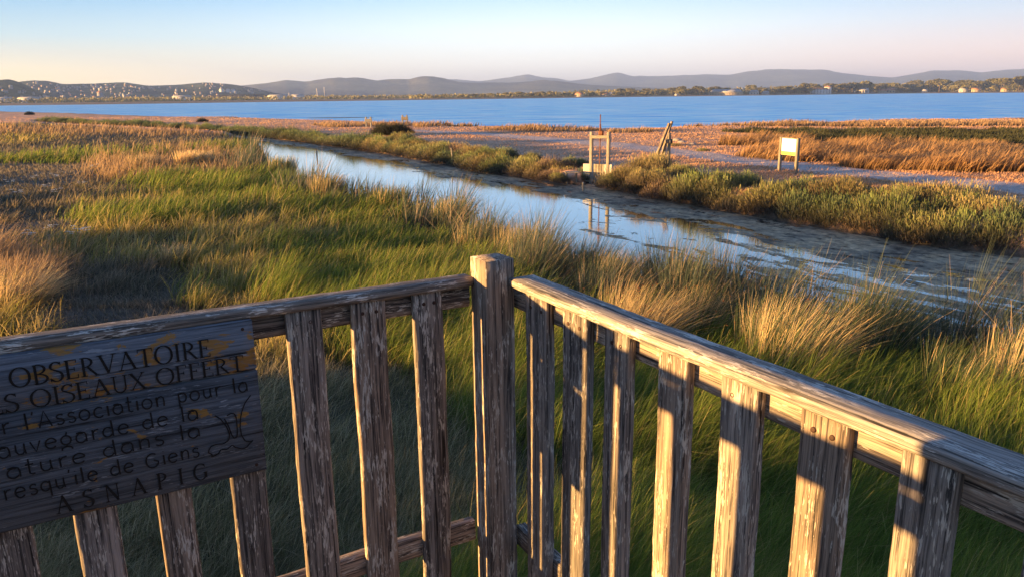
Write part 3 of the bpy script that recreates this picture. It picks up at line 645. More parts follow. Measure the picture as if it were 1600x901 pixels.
# wild flowers ------------------------------------------------------------
M_PETAL = plain('white_petals', (.75, .75, .70), .7, 0, .1)
def flower(h, seed):
    g = np.random.default_rng(seed); root = empty('wild_flower')
    n = 5; P = np.zeros((n, 3)); la = g.uniform(0, 6.28, n)
    V, Fc, col = blades(P, np.full(n, h)*g.uniform(.7, 1, n), np.full(n, .012), la, np.full(n, .25), np.tile([[.07, .08, .04]], (n, 1)), np.tile([[.12, .14, .06]], (n, 1)))
    mesh('stem', V, Fc, M_VEG, root, col)
    tips = V.reshape(n, 4, 2, 3)[:, 3].mean(1); Vp = []; k = 0; Fp = []
    for c in tips:
        for _ in range(26):
            a = g.uniform(0, 6.28); rr_ = .06*math.sqrt(g.random()); p = c+np.array([math.cos(a)*rr_, math.sin(a)*rr_, g.uniform(-.008, .012)]); s_ = g.uniform(.008, .014); b_ = g.uniform(0, 6.28)
            e1 = np.array([math.cos(b_), math.sin(b_), g.normal(0, .3)])*s_; e2 = np.array([-math.sin(b_), math.cos(b_), g.normal(0, .3)])*s_
            Vp += [p-e1, p-e2, p+e1, p+e2]; Fp.append([k, k+1, k+2, k+3]); k += 4
    mesh('flower_head', np.array(Vp), np.array(Fp), M_PETAL, root)
    return root
fl = flower(.55, 3)
for i, (x, y) in enumerate([(18, 300), (57, 292), (76, 305), (88, 290), (130, 300), (92, 318), (118, 385), (132, 388), (83, 376), (150, 276), (48, 385), (30, 320)]):
    o = fl if i == 0 else copy_tree(fl); q = onz(x, y, .36); o.location = (q[0], q[1], height(q[None, :2])[0][0]); o.rotation_euler = (0, 0, i*1.7); o.scale = (1.2, 1.2, 1.+.2*math.sin(i*3))
    tag(o, 'white flowering wild plant among the dry grass at the left', 'wild flower', 'white wild flowers at the left')

# ------------------------------------------------------------------ timber
def board(name, A, B, up, wd, th, mat, parent, seed=0, bend=.002, cham=.004, seg=None, rough=.0007):
    """timber from A to B; width wd across, thickness th along 'up'"""
    A = np.asarray(A, float); B = np.asarray(B, float); X = B-A; L = np.linalg.norm(X); X /= L
    Zv = np.asarray(up, float); Zv = Zv-X*(Zv@X); Zv /= np.linalg.norm(Zv); Y = np.cross(Zv, X)
    n = seg or max(6, int(L/.03)); n = min(n, 90); c = cham
    a, b = wd/2, th/2
    ring = [(-a+c, -b), (0, -b), (a-c, -b), (a, -b+c), (a, 0), (a, b-c), (a-c, b), (0, b), (-a+c, b), (-a, b-c), (-a, 0), (-a, -b+c)]
    ring = np.array(ring); k = len(ring); g = np.random.default_rng(seed+int(abs(A[0]*1000))+int(abs(A[2]*777)))
    t = np.linspace(-L/2, L/2, n); V = np.zeros((n, k, 3))
    wy = np.interp(t, np.linspace(-L/2, L/2, 6), g.normal(0, bend, 6)); wz = np.interp(t, np.linspace(-L/2, L/2, 6), g.normal(0, bend, 6))
    V[..., 0] = t[:, None]; V[..., 1] = ring[:, 0]+wy[:, None]+g.normal(0, rough*.5, (n, k)); V[..., 2] = ring[:, 1]+wz[:, None]+g.normal(0, rough*.5, (n, k))
    V[0, :, 0] += g.uniform(0, .002, k); i = np.arange(n-1)[:, None]*k+np.arange(k)[None, :]; j = np.arange(n-1)[:, None]*k+(np.arange(k)+1)[None, :] % k
    Fc = np.stack([i, i+k, j+k, j], -1).reshape(-1, 4)
    caps = np.array([list(range(k)), list(range(n*k-1, n*k-k-1, -1))])
    o = mesh(name, V.reshape(-1, 3), [Fc, caps], mat)
    mid = (A+B)/2; Mx = Matrix.Identity(4)
    for r_ in range(3): Mx[r_][0] = X[r_]; Mx[r_][1] = Y[r_]; Mx[r_][2] = Zv[r_]; Mx[r_][3] = mid[r_]
    if parent is not None:
        o.parent = parent
        o.matrix_basis = Matrix.Translation(parent.location).inverted() @ Mx if parent.rotation_euler[2] == 0 else (Matrix.Translation(parent.location) @ parent.rotation_euler.to_matrix().to_4x4()).inverted() @ Mx
    else: o.matrix_world = Mx
    return o

# ------------------------------------------------------------------ railing
ZR = 3.45
O2 = np.array([-.0387, 2.0667])
dv = lambda a: np.array([math.sin(R_(a)), math.cos(R_(a))])
DL, DR = dv(-119.624), dv(149.754)
def rp(l, r, z): q = O2+DL*l+DR*r; return np.array([q[0], q[1], z])
DL3 = np.array([*DL, 0]); DR3 = np.array([*DR, 0])
TOP = 3.5212; TH = .0255; BT = TOP-TH; BOT = 2.40; BTH = .020
rl = empty('wooden_railing', rp(0, 0, 2.3)); tag(rl, 'weathered wooden railing of the observation platform meeting at a corner post', 'railing')
# inward is +DR for the left side, +DL for the right side
board('corner_post', rp(.0385, .0372, 2.1), rp(.0385, .0372, 3.5747), DR3, .09, .09, M_WOOD, rl, 3, .0008, .005)
LL = 1.44; RLEN = 2.6
board('top_rail', rp(.084, -.0163, TOP-TH/2), rp(LL, -.0163, TOP-TH/2), (0, 0, 1), .0625, TH, M_RAIL, rl, 1, .0012, .006)
board('top_rail', rp(-.027, .0835, TOP-TH/2), rp(-.027, RLEN, TOP-TH/2), (0, 0, 1), .084, TH, M_RAIL, rl, 2, .0012, .006)
board('upper_rail', rp(.078, -.018-BTH, BT-.0325), rp(LL, -.018-BTH, BT-.0325), DR3, .064, .034, M_WOOD, rl, 5)
board('upper_rail', rp(-.018-BTH, .05, BT-.0325), rp(-.018-BTH, RLEN, BT-.0325), DL3, .064, .034, M_WOOD, rl, 6)
board('lower_rail', rp(.078, -.018-BTH, 2.725), rp(LL, -.018-BTH, 2.725), DR3, .066, .034, M_WOOD, rl, 7)
board('lower_rail', rp(-.018-BTH, .05, 2.715), rp(-.018-BTH, RLEN, 2.715), DL3, .066, .034, M_WOOD, rl, 8)
def screw(P, nrm, parent, r=.005):
    n = 10; k = np.arange(n)*2*np.pi/n; nrm = np.asarray(nrm, float); e1 = np.cross(nrm, (0, 0, 1)); e1 /= np.linalg.norm(e1); e2 = np.cross(nrm, e1)
    ringv = np.array([e1*math.cos(a)*r+e2*math.sin(a)*r for a in k]); V = np.concatenate([ringv*1.05-nrm*.002, ringv*.9+nrm*.0012, ringv*.35+nrm*.0002])+np.asarray(P)
    Fc = np.concatenate([np.stack([np.arange(n), (np.arange(n)+1) % n, (np.arange(n)+1) % n+n, np.arange(n)+n], -1)+q*n for q in (0, 1)])
    V = V-np.array(parent.location)
    return mesh('screw', V, [Fc, np.array([list(range(2*n, 3*n))])], M_SCREW, parent, smooth=False)
lbal = [(.170, .256), (.334, .427), (.506, .595), (.676, .759), (.850, .928), (1.010, 1.098), (1.18, 1.27)]
for k, (a, b) in enumerate(lbal):
    board('baluster', rp((a+b)/2, -BTH/2, BOT), rp((a+b)/2, -BTH/2, BT-.002), DR3, b-a, BTH, M_WOOD, rl, 20+k, .0015)
    if k < 3:
        for l_ in (a+.028, b-.028): screw(rp(l_, .0005, BT-.033), DR3, rl)
rbal = [(.150, .256), (.323, .425), (.497, .582), (.680, .765), (.857, .946), (1.034, 1.124), (1.214, 1.296), (1.39, 1.48), (1.57, 1.66)]
for k, (a, b) in enumerate(rbal):
    board('baluster', rp(-BTH/2, (a+b)/2, BOT), rp(-BTH/2, (a+b)/2, BT-.002), DL3, b-a, BTH+.006, M_WOOD, rl, 40+k, .0015)
    if k < 8:
        for l_ in (a+.028, b-.026): screw(rp(.0035, l_, BT-.033), DL3, rl)
# far corner of the same platform, left of and behind the viewpoint
W2 = 1.50; UP = .02
board('corner_post', rp(W2, .04, 2.1), rp(W2, .04, 3.58), DR3, .09, .09, M_WOOD, rl, 9)
board('top_rail', rp(W2+.03, .09, TOP+UP-TH/2), rp(W2+.03, .79, TOP+UP-TH/2), (0, 0, 1), .084, TH, M_RAIL, rl, 10)
board('upper_rail', rp(W2+.038, .09, BT+UP-.0325), rp(W2+.038, .79, BT+UP-.0325), DL3, .064, .034, M_WOOD, rl, 11)
board('lower_rail', rp(W2+.038, .09, 2.715), rp(W2+.038, .79, 2.715), DL3, .066, .034, M_WOOD, rl, 12)
for k in range(-3, 4):
    a = .413-.125+k*.178; b = a+.098
    if a > .09 and b < .80: board('baluster', rp(W2+.01, (a+b)/2, BOT), rp(W2+.01, (a+b)/2, BT+UP-.002), DL3, b-a, BTH, M_WOOD, rl, 60+k)
# platform deck and an unseen wall (behind the viewpoint) added to shade the rail
dk = empty('observation_deck', rp(.8, 1.4, 2.2)); tag(dk, 'plank deck of the bird observation platform under the railing', 'deck')
for k in range(12):
    l_ = -.02+k*.135
    board('deck_plank', rp(l_, -.03, 2.33), rp(l_, 3.1, 2.33), (0, 0, 1), .125, .03, M_WOOD, dk, 80+k)
for (l_, r_) in [(.03, .9), (.03, 2.6), (W2, .9), (W2, 2.6)]: board('deck_post', rp(l_, r_, -.1), rp(l_, r_, 2.31), DR3, .12, .12, M_WOOD, dk, 97)
hw = empty('shade_wall', rp(W2, 1.4, 2.35)); tag(hw, 'unseen plank wall added beside the viewpoint to shade the right rail', 'wall')
for k in range(5): board('wall_plank', rp(W2+.06, .86+.14*k, 2.35), rp(W2+.06, .86+.14*k, 4.2), DL3, .138, .025, M_WOOD, hw, 110+k)

# ------------------------------------------------------------------ carved sign
SO = rp(0, .0262, 0); SN = np.array([*DR, 0])
def s_plane(x, y): P = onplane(x, y, SO, SN); return -((P[:2]-O2)@DL), P[2]
SR = -s_plane(395, 498)[0]; SLEFT = 1.32; ST = s_plane(395, 500)[1]; SB = s_plane(415, 736)[1]; SEAM = s_plane(300, 597)[1]
sg = empty('carved_wooden_sign', rp(1.0, .012, SB)); tag(sg, 'dark plank sign carved with French words and nailed to the left railing', 'sign')
b1 = board('sign_plank', rp(SR, .014, (ST+SEAM)/2+.0012), rp(SLEFT, .014, (ST+SEAM)/2+.0012), DR3, ST-SEAM-.0024, .022, M_SIGNT, sg, 130, .0, .003, None, .0006)
b2 = board('sign_plank', rp(SR, .0137, (SB+SEAM)/2-.0012), rp(SLEFT, .0137, (SB+SEAM)/2-.0012), DR3, SEAM-SB-.0024, .022, M_SIGN, sg, 131, .0, .003, None, .0006)
# stroke lettering ---------------------------------------------------------
def arc(cx, cy, rx, ry, a0, a1, n=14):
    t = np.radians(np.linspace(a0, a1, n)); return [(cx+rx*math.cos(q), cy+ry*math.sin(q)) for q in t]
TK, TN = .125, .05
def sf(x, y, w_=.30): return ([(x-w_/2, y), (x+w_/2, y)], .045)
CAPS = {
 'O': (.95, [(arc(.47, .5, .42, .5, 0, 360, 26), 'c')]),
 'B': (.72, [([(.16, 0), (.16, 1)], TK), (arc(.2, .755, .38, .245, 90, -90)+[(.16, .51)], 'c'), (arc(.2, .255, .46, .255, 90, -90)+[(.1, 0)], 'c'), sf(.16, .985, .2), ([(.05, .015), (.3, .015)], .045)]),
 'S': (.62, [(arc(.32, .76, .24, .24, 35, 200, 10)+arc(.3, .26, .27, .27, 70, -150, 12), 'c'), ([(.53, 1.0), (.53, .8)], .04), ([(.04, .2), (.04, -.02)], .04)]),
 'E': (.68, [([(.16, 0), (.16, 1)], TK), ([(.04, .98), (.58, .98)], TN), ([(.16, .5), (.48, .5)], TN), ([(.04, .02), (.6, .02)], TN), ([(.58, 1), (.58, .82)], .04), ([(.61, 0), (.61, .2)], .04), ([(.47, .6), (.47, .4)], .04)]),
 'R': (.80, [([(.16, 0), (.16, 1)], TK), (arc(.2, .74, .36, .25, 90, -90)+[(.16, .49)], 'c'), ([(.36, .48), (.74, .0)], .11), sf(.16, .015), sf(.14, .985, .22), ([(.7, .01), (.84, .02)], .04)]),
 'V': (.88, [([(.12, 1), (.46, 0)], TK), ([(.46, 0), (.78, 1)], TN), sf(.12, .98), sf(.78, .98, .26)]),
 'A': (.92, [([(.12, 0), (.46, 1)], TN), ([(.44, 1), (.82, 0)], TK), ([(.22, .33), (.68, .33)], TN), sf(.12, .015, .24), sf(.82, .015, .28)]),
 'T': (.80, [([(.40, 0), (.40, 1)], TK), ([(.04, .98), (.76, .98)], TN), sf(.4, .015), ([(.05, 1), (.04, .8)], .04), ([(.75, 1), (.77, .8)], .04)]),
 'I': (.36, [([(.18, 0), (.18, 1)], TK), sf(.18, .985), sf(.18, .015)]),
 'D': (.85, [([(.16, 0), (.16, 1)], TK), (arc(.2, .5, .55, .49, 90, -90), 'c')]),
 'U': (.85, [([(.16, 1), (.16, .35)]+arc(.43, .32, .27, .32, 180, 360, 12)+[(.70, 1)], .08), sf(.16, .985), sf(.7, .985, .24)]),
 'X': (.82, [([(.10, 1), (.72, 0)], TK), ([(.70, 1), (.10, 0)], TN), sf(.1, .985, .24), sf(.72, .015, .24), sf(.7, .985, .2), sf(.1, .015, .2)]),
 'F': (.64, [([(.16, 0), (.16, 1)], TK), ([(.04, .98), (.58, .98)], TN), ([(.16, .5), (.46, .5)], TN), ([(.58, 1), (.58, .82)], .04), ([(.45, .6), (.45, .4)], .04), sf(.16, .015)]),
 'N': (.92, [([(.16, 0), (.16, 1)], TN), ([(.16, 1), (.76, 0)], TK), ([(.76, 0), (.76, 1)], TN), sf(.14, .015, .22), sf(.76, .985, .24), sf(.1, .985, .18)]),
 'P': (.72, [([(.18, 0), (.18, 1)], TK), (arc(.2, .74, .38, .25, 90, -90)+[(.18, .49)], 'c'), sf(.18, .015), sf(.14, .985, .2)]),
 'G': (.90, [(arc(.46, .5, .41, .5, 50, 330, 20), 'c'), ([(.78, .42), (.78, .08)], TK), sf(.76, .42, .26), ([(.72, .95), (.74, .76)], .04)]),
 ' ': (.42, []),
}
XH = .62; Tn = .075
LOW = {
 'a': (.62, [(arc(.28, XH*.5-.03, .23, .29, 60, 330, 16), Tn), ([(.08, .60), (.3, .64), (.48, .56), (.53, .4), (.53, 0)], Tn)]),
 'r': (.46, [([(.12, XH), (.14, 0)], Tn), ([(.13, .42), (.24, .58), (.42, .62)], Tn)]),
 'l': (.26, [([(.12, 1), (.14, 0)], Tn*1.2)]),
 "'": (.2, [([(.13, 1.02), (.08, .82)], Tn)]),
 'A': (.76, [([(.06, 0), (.36, .98), (.68, 0)], Tn), ([(.16, .3), (.60, .3)], Tn)]),
 's': (.48, [(arc(.25, .47, .16, .14, 20, 215, 8)+arc(.24, .17, .18, .17, 70, -150, 9), Tn)]),
 'o': (.64, [(arc(.31, .31, .26, .31, 0, 360, 20), Tn)]),
 'c': (.56, [(arc(.32, .31, .26, .31, 45, 315, 16), Tn)]),
 'i': (.24, [([(.12, XH), (.13, 0)], Tn*1.2), ([(.11, .82), (.115, .86)], .07)]),
 't': (.40, [([(.16, .95), (.16, .08), (.26, .0), (.36, .04)], Tn), ([(.02, XH), (.34, XH)], Tn)]),
 'n': (.60, [([(.10, XH), (.12, 0)], Tn*1.2), ([(.11, .42), (.22, .58), (.36, .63), (.48, .52), (.50, .3), (.48, 0)], Tn)]),
 'p': (.62, [([(.12, XH), (.14, -.34)], Tn), (arc(.32, .33, .22, .29, 130, -140, 16), Tn)]),
 'u': (.60, [([(.10, XH), (.10, .2), (.2, .02), (.36, .02), (.48, .16), (.48, XH)], Tn), ([(.48, .3), (.52, 0)], Tn)]),
 'v': (.56, [([(.06, XH), (.28, 0), (.50, XH)], Tn)]),
 'e': (.62, [([(.08, .33), (.54, .36)]+arc(.31, .31, .25, .31, 15, 320, 16), Tn)]),
 'g': (.60, [(arc(.28, .33, .23, .27, 0, 360, 18), Tn), (arc(.28, -.22, .24, .16, 200, -20, 12), Tn), ([(.28, .06), (.26, -.06)], Tn), ([(.3, .62), (.36, .8)], Tn)]),
 'd': (.64, [(arc(.28, .31, .23, .29, 40, 330, 16), Tn), ([(.50, 1), (.53, 0)], Tn*1.1)]),
 'q': (.64, [(arc(.28, .33, .23, .29, 40, 330, 16), Tn), ([(.50, XH), (.53, -.34)], Tn*1.1)]),
 'G': (.86, [(arc(.42, .42, .36, .46, 50, 345, 20)+[(.5, .45)], Tn)]),
 'P': (.62, [([(.12, 1), (.12, 0)], Tn), (arc(.15, .74, .34, .25, 90, -90), Tn)]),
 'N': (.8, [([(.1, 0), (.1, 1), (.66, 0), (.66, 1)], Tn)]),
 '.': (.2, [([(.1, 0), (.1, .05)], .07)]), ' ': (.42, []),
}
def ribbon(pts, wd):
    p = np.array(pts, float); n = len(p)
    if n < 2: return None
    t = np.gradient(p, axis=0); t /= (np.linalg.norm(t, axis=1)[:, None]+1e-9); nn = np.column_stack([-t[:, 1], t[:, 0]])
    if isinstance(wd, np.ndarray): w_ = wd[:, None]
    else: w_ = np.full((n, 1), wd)
    V = np.empty((n, 3, 2)); V[:, 0] = p-nn*w_/2; V[:, 1] = p; V[:, 2] = p+nn*w_/2
    i = np.arange(n-1)*3; return V.reshape(-1, 2), np.concatenate([np.stack([i, i+1, i+4, i+3], -1), np.stack([i+1, i+2, i+5, i+4], -1)])
lv_n = [0]
def lay(name, strokes):
    parts = []
    for P2, Fc in strokes:
        lv_n[0] += 1; e = .0270+.00002*(lv_n[0] % 9)
        q = np.array([rp(-u, e+(0 if k_ % 3 == 1 else .0016), z) for k_, (u, z) in enumerate(P2)])-np.array(sg.location); parts.append((q, Fc))
    V, Fc = grow(parts); return mesh(name, V, Fc, M_GROOVE, sg)
def word_line(name, txt, font, p0, p1, capf, track=.10, skip='', cap=True):
    """baseline from pixel p0 (first glyph) to p1; text in skip is set before p0"""
    u0, z0 = s_plane(*p0); u1, z1 = s_plane(*p1)
    adv = sum(font[c][0]+track for c in txt)-track; k = (u1-u0)/adv; hs = capf
    out = []; x = -(sum(font[c][0]+track for c in skip)); dz = (z1-z0)/(u1-u0)
    words = []
    for c in skip+txt:
        w_, st = font[c]
        if c == ' ': words.append(out); out = []
        for pts, wd in st:
            p = np.array(pts, float)
            if wd == 'c':
                t = np.gradient(p, axis=0); an = np.abs(t[:, 1])/(np.linalg.norm(t, axis=1)+1e-9); wd_ = (TN+(TK-TN)*an**1.5)*hs
            else: wd_ = wd*hs*(1.15 if font is LOW else 1.)
            q = np.column_stack([u0+(x+p[:, 0])*k, z0+p[:, 1]*hs])
            q[:, 1] += (q[:, 0]-u0)*dz
            rb = ribbon(q, wd_)
            if rb is not None: out.append(rb)
        x += w_+track
    for out in words+[out]:
        out = [o for o in out if o[0][:, 0].min() > -SLEFT+.006]
        if out: lay(name, out)
word_line('lettering', 'OBSERVATOIRE', CAPS, (16, 609), (331, 557), .042, .05)
word_line('lettering', 'OISEAUX OFFERT', CAPS, (49, 640), (383, 579), .039, .05, 'DES ')
word_line('lettering', "l'Association pour la", LOW, (38, 675), (389, 611), .038, .10, 'par ')
word_line('lettering', 'auvegarde de la', LOW, (-4, 720), (312, 655), .038, .10, 's')
word_line('lettering', 'ature dans la', LOW, (10, 752), (315, 682), .038, .12, 'N')
word_line('lettering', "resqu'ile de Giens.", LOW, (5, 786), (321, 712), .038, .10, 'P')
word_line('lettering', 'ASNAPIG', CAPS, (88, 806), (326, 748), .041, .62)
emb = [[(336, 650), (345, 655), (355, 668), (359.5, 680), (358, 688), (350, 694), (338, 695), (330, 698), (327, 704), (326, 708), (332, 711), (331, 714.5), (338, 712), (342, 709), (346, 702.5), (355, 703), (359, 699), (364, 696), (368, 699.5), (378, 701.5), (385, 700), (391, 693), (396, 688.5)],
       [(396, 688.5), (392, 690), (384, 690), (378, 681), (375.5, 668), (377, 648), (383, 630), (392, 618)],
       [(351, 655), (357, 665), (362, 679), (366, 685), (370.5, 684), (371.5, 675), (370, 655), (367, 647), (361, 646.5), (355, 650)]]
out = []
for e_ in emb:
    q = np.array([s_plane(*p) for p in e_]); tt = np.linspace(0, len(q)-1, len(q)*3); q = np.column_stack([np.interp(tt, np.arange(len(q)), q[:, 0]), np.interp(tt, np.arange(len(q)), q[:, 1])]); out.append(ribbon(q, .0028))
lay('carved_emblem', out)
for (l_, z_) in [(.70, ST-.02), (.70, SB+.02), (1.25, ST-.02), (1.25, SB+.02)]: screw(rp(l_, .0255, z_), DR3, sg, .004)

# ------------------------------------------------------------------ sluice gate
def local(px, py, z):
    q = onz(px, py, z); return q
gx, gy = GATE[0], GATE[1]+.15
gt = empty('sluice_gate', (gx, gy, 0)); tag(gt, 'small wooden sluice gate with a rusty lifting rod on a pale concrete sill', 'sluice gate')
ga = R_(20)   # the frame faces slightly to the left of the viewpoint
ex = np.array([math.cos(ga), -math.sin(ga)*.55, 0]); ex = np.array([math.cos(R_(-26)), math.sin(R_(-26)), 0]); ey = np.array([-ex[1], ex[0], 0])
def gp(a, b, z): return np.array([gx, gy, 0])+ex*a+ey*b+np.array([0, 0, z])
for s_ in (-.41, .41): board('post', gp(s_, 0, -.3), gp(s_, 0, 2.38), -ey, .13, .17, M_GREY, gt, 200+int(s_*10))
board('crossbeam', gp(-.47, -.095, 2.16), gp(.47, -.095, 2.16), -ey, .13, .05, M_GREY, gt, 203)
board('crossbeam', gp(-.47, .095, 2.16), gp(.47, .095, 2.16), -ey, .13, .05, M_GREY, gt, 204)
def rod(name, A, B, r, mat, parent, n=8):
    return board(name, A, B, (0, 1, .1), r*2, r*2, mat, parent, 9, .0005, r*.55, 12, .0004)
rod('lifting_rod', gp(.0, 0, .8), gp(.0, 0, 3.15), .022, M_RUST, gt)
board('gearbox', gp(-.06, 0, 2.33), gp(.14, 0, 2.33), (0, 0, 1), .14, .20, M_RUST, gt, 206, .001, .03)
board('gearbox', gp(.0, 0, 2.40), gp(.0, 0, 2.72), -ey, .07, .07, M_RUST, gt, 207, .001, .02)
board('headwall', gp(-.78, .05, .52), gp(-.30, .05, .52), (0, 0, 1), .22, .82, M_CONC, gt, 208, .003, .02)
board('headwall', gp(.25, .05, .52), gp(.62, .05, .52), (0, 0, 1), .22, .82, M_CONC, gt, 209, .003, .02)
for k in range(4): board('gate_board', gp(-.21+k*.14, -.02, -.2), gp(-.21+k*.14, -.02, .93), -ey, .125, .04, M_GREY, gt, 210+k)

# leaning beam frame
lb = local(1040, 262, .5); lf = empty('leaning_beam_frame', lb); tag(lf, 'two long weathered beams leaning on a pair of short posts right of the sluice', 'timber frame')
zb = height(np.array([lb[:2]]))[0][0]
D_ = math.hypot(lb[0], lb[1])
def lp(px, py, dd=0): return atdist(np.array(px), np.array(py), D_+dd)
board('beam', lp(1022, 255), lp(1046, 193, -.3), (.6, -.8, 0), .13, .11, M_WOOD, lf, 220)
board('beam', lp(1029, 257, .35), lp(1050, 190, .05), (.6, -.8, 0), .10, .09, M_WOOD, lf, 221)
board('post', lp(1038, 266, .3), lp(1040, 218, .3), (.2, -1, 0), .11, .11, M_GREY, lf, 222)
board('post', lp(1044, 266, .1), lp(1046, 208, .1), (.2, -1, 0), .13, .12, M_GREY, lf, 223)
board('crosspiece', lp(1035, 221, .12), lp(1048, 221, -.05), (0, -.4, 1), .12, .18, M_GREY, lf, 224)
board('metal_box', lp(1047, 221, .05), lp(1051, 221, .05), (0, 0, 1), .2, .22, M_DARKB, lf, 225)

# information board
ib0 = local(1217, 272, .5); ib = empty('information_board', ib0); tag(ib, 'white information panel between two wooden posts on the dry bank', 'information board')
bd = dv(-10.); B0 = ib0; B1 = B0+np.array([bd[0], bd[1], 0])*1.35*-1.
# near (right) post stands closer to the water
# choose so that the right post stands at its place in the photo
tgt = local(1243, 276, .5)
bd3 = tgt-B0; bl_ = np.linalg.norm(bd3[:2]); bd3 = bd3/np.linalg.norm(bd3); nrm3 = np.array([bd3[1], -bd3[0], 0]); nrm3 = nrm3 if nrm3[1] < 0 else -nrm3
Hb = 1.62
for P_ in (B0, tgt): board('post', P_+np.array([0, 0, -.4]), P_+np.array([0, 0, Hb]), nrm3, .12, .12, M_GREY, ib, 230)
pa = B0+bd3*.10+nrm3*.02; pb = tgt-bd3*.10+nrm3*.02
board('panel', pa+np.array([0, 0, Hb-.40]), pb+np.array([0, 0, Hb-.40]), nrm3, .70, .03, M_WHITE, ib, 231, .0, .003)
board('yellow_band', pa+nrm3*.018+np.array([0, 0, Hb-.67]), pb+nrm3*.018+np.array([0, 0, Hb-.67]), nrm3, .15, .006, M_YELLOW, ib, 232, .0, .001)
board('panel_cap', pa+np.array([0, 0, Hb-.035]), pb+np.array([0, 0, Hb-.035]), nrm3, .035, .05, M_GREY, ib, 233)

# small bench-like platform by the water
tb = local(893, 289, .0); tt_ = empty('wooden_stand', tb); tag(tt_, 'low grey plank stand at the water edge left of the sluice', 'stand')
for (a, b) in [(-.22, -.15), (.22, -.15), (-.22, .2), (.22, .2)]: board('leg', tb+np.array([a, b, -.3]), tb+np.array([a, b, .56]), (0, -1, 0), .06, .06, M_GREY, tt_, 240)
for k in range(3): board('plank', tb+np.array([-.32, -.2+k*.19, .58]), tb+np.array([.32, -.2+k*.19, .58]), (0, 0, 1), .18, .035, M_GREY, tt_, 241+k)

# stakes
for (x, y, h_, ln_, lab) in [(708.5, 259, 1.05, -.10, 'thin pale leaning stake in the mud at the far bank'), (495.5, 246, .55, 0, 'thin short stake standing in open water at the left'), (911, 299, .38, 0, 'short thick stake in the algae below the sluice'), (1095, 270, .6, .02, 'thin reed-like stake beside the shrubs')][:3]:
    q = local(x, y, 0); o = board('wooden_stake', q+np.array([0, 0, -.4]), q+np.array([ln_, 0, h_]), (0, -1, 0), .075 if h_ > .5 else .1, .07, M_GREY, None, 250); tag(o, lab, 'stake')
# twin marker posts
for (x, y0, y1, lab) in [(576.5, 201, 183, 'pair of pale marker posts joined by a board, the left one on the spit'), (633, 198.5, 180, 'pair of pale marker posts joined by a board, the right one near the dark bush')]:
    q = local(x, y0, .5); e = empty('marker_posts', q); tag(e, lab, 'marker post'); D2 = math.hypot(q[0], q[1]); hz = atdist(np.array(x), np.array(y1), D2)[2]
    for k_ in (-1, 1): board('post', q+np.array([k_*.27, 0, -.4]), np.array([q[0]+k_*.27, q[1], hz]), (0, -1, 0), .16, .16, M_GREY, e, 260+k_)
    board('board', np.array([q[0]-.42, q[1]-.1, hz-.42]), np.array([q[0]+.42, q[1]-.1, hz-.42]), (0, -1, 0), .42, .05, M_GREY, e, 263)
q = local(556, 204.5, .55); tag(board('driftwood_beam', q+np.array([-.9, 0, .08]), q+np.array([1.1, .2, .10]), (0, 0, 1), .2, .16, M_GREY, None, 270), 'pale squared beam lying on the spit beside the marker posts', 'beam')
# stones and litter
def rock(seed, s):
    g = np.random.default_rng(seed); n1_, n2_ = 9, 14; V = []
    for i in range(n1_):
        for j in range(n2_):
            a = math.pi*i/(n1_-1); b = 2*math.pi*j/n2_; V.append([math.sin(a)*math.cos(b), math.sin(a)*math.sin(b), math.cos(a)])
    V = np.array(V); d = 1+.35*(fbm(V[:, 0]*2+V[:, 2], V[:, 1]*2, .8, seed)-.5); V = V*d[:, None]*np.array([s, s*.75, s*.5]); 
    i = np.arange(n1_-1)[:, None]*n2_+np.arange(n2_)[None, :]; j = np.arange(n1_-1)[:, None]*n2_+(np.arange(n2_)+1)[None, :] % n2_
    return V, np.stack([i, i+n2_, j+n2_, j], -1).reshape(-1, 4)
for k, (x, y, s_) in enumerate([(1058, 222, .45), (1066, 225, .38), (1082, 228, .3), (1070, 229, .22), (888, 254, .3), (895, 258, .25)]):
    V, Fc = rock(600+k, s_); q = local(x, y, .55); o = mesh('rock', V, Fc, M_ROCK, smooth=False); o.location = (q[0], q[1], .6)
    tag(o, ['largest grey rock of the heap behind the leaning beams', 'rock beside the largest one in the heap', 'small rock at the right end of the heap', 'smallest rock in front of the heap', 'pale block just left of the sluice', 'pale small block between the stand and the sluice'][k], 'rock', 'rocks on the far bank')
V, Fc = rock(650, .22); q = local(738, 263, 0); o = mesh('plastic_litter', V*np.array([1.6, 1, .4]), Fc, M_PLAST); o.location = (q[0], q[1], .06); tag(o, 'white scrap of plastic lying on the mud at the far bank', 'litter')

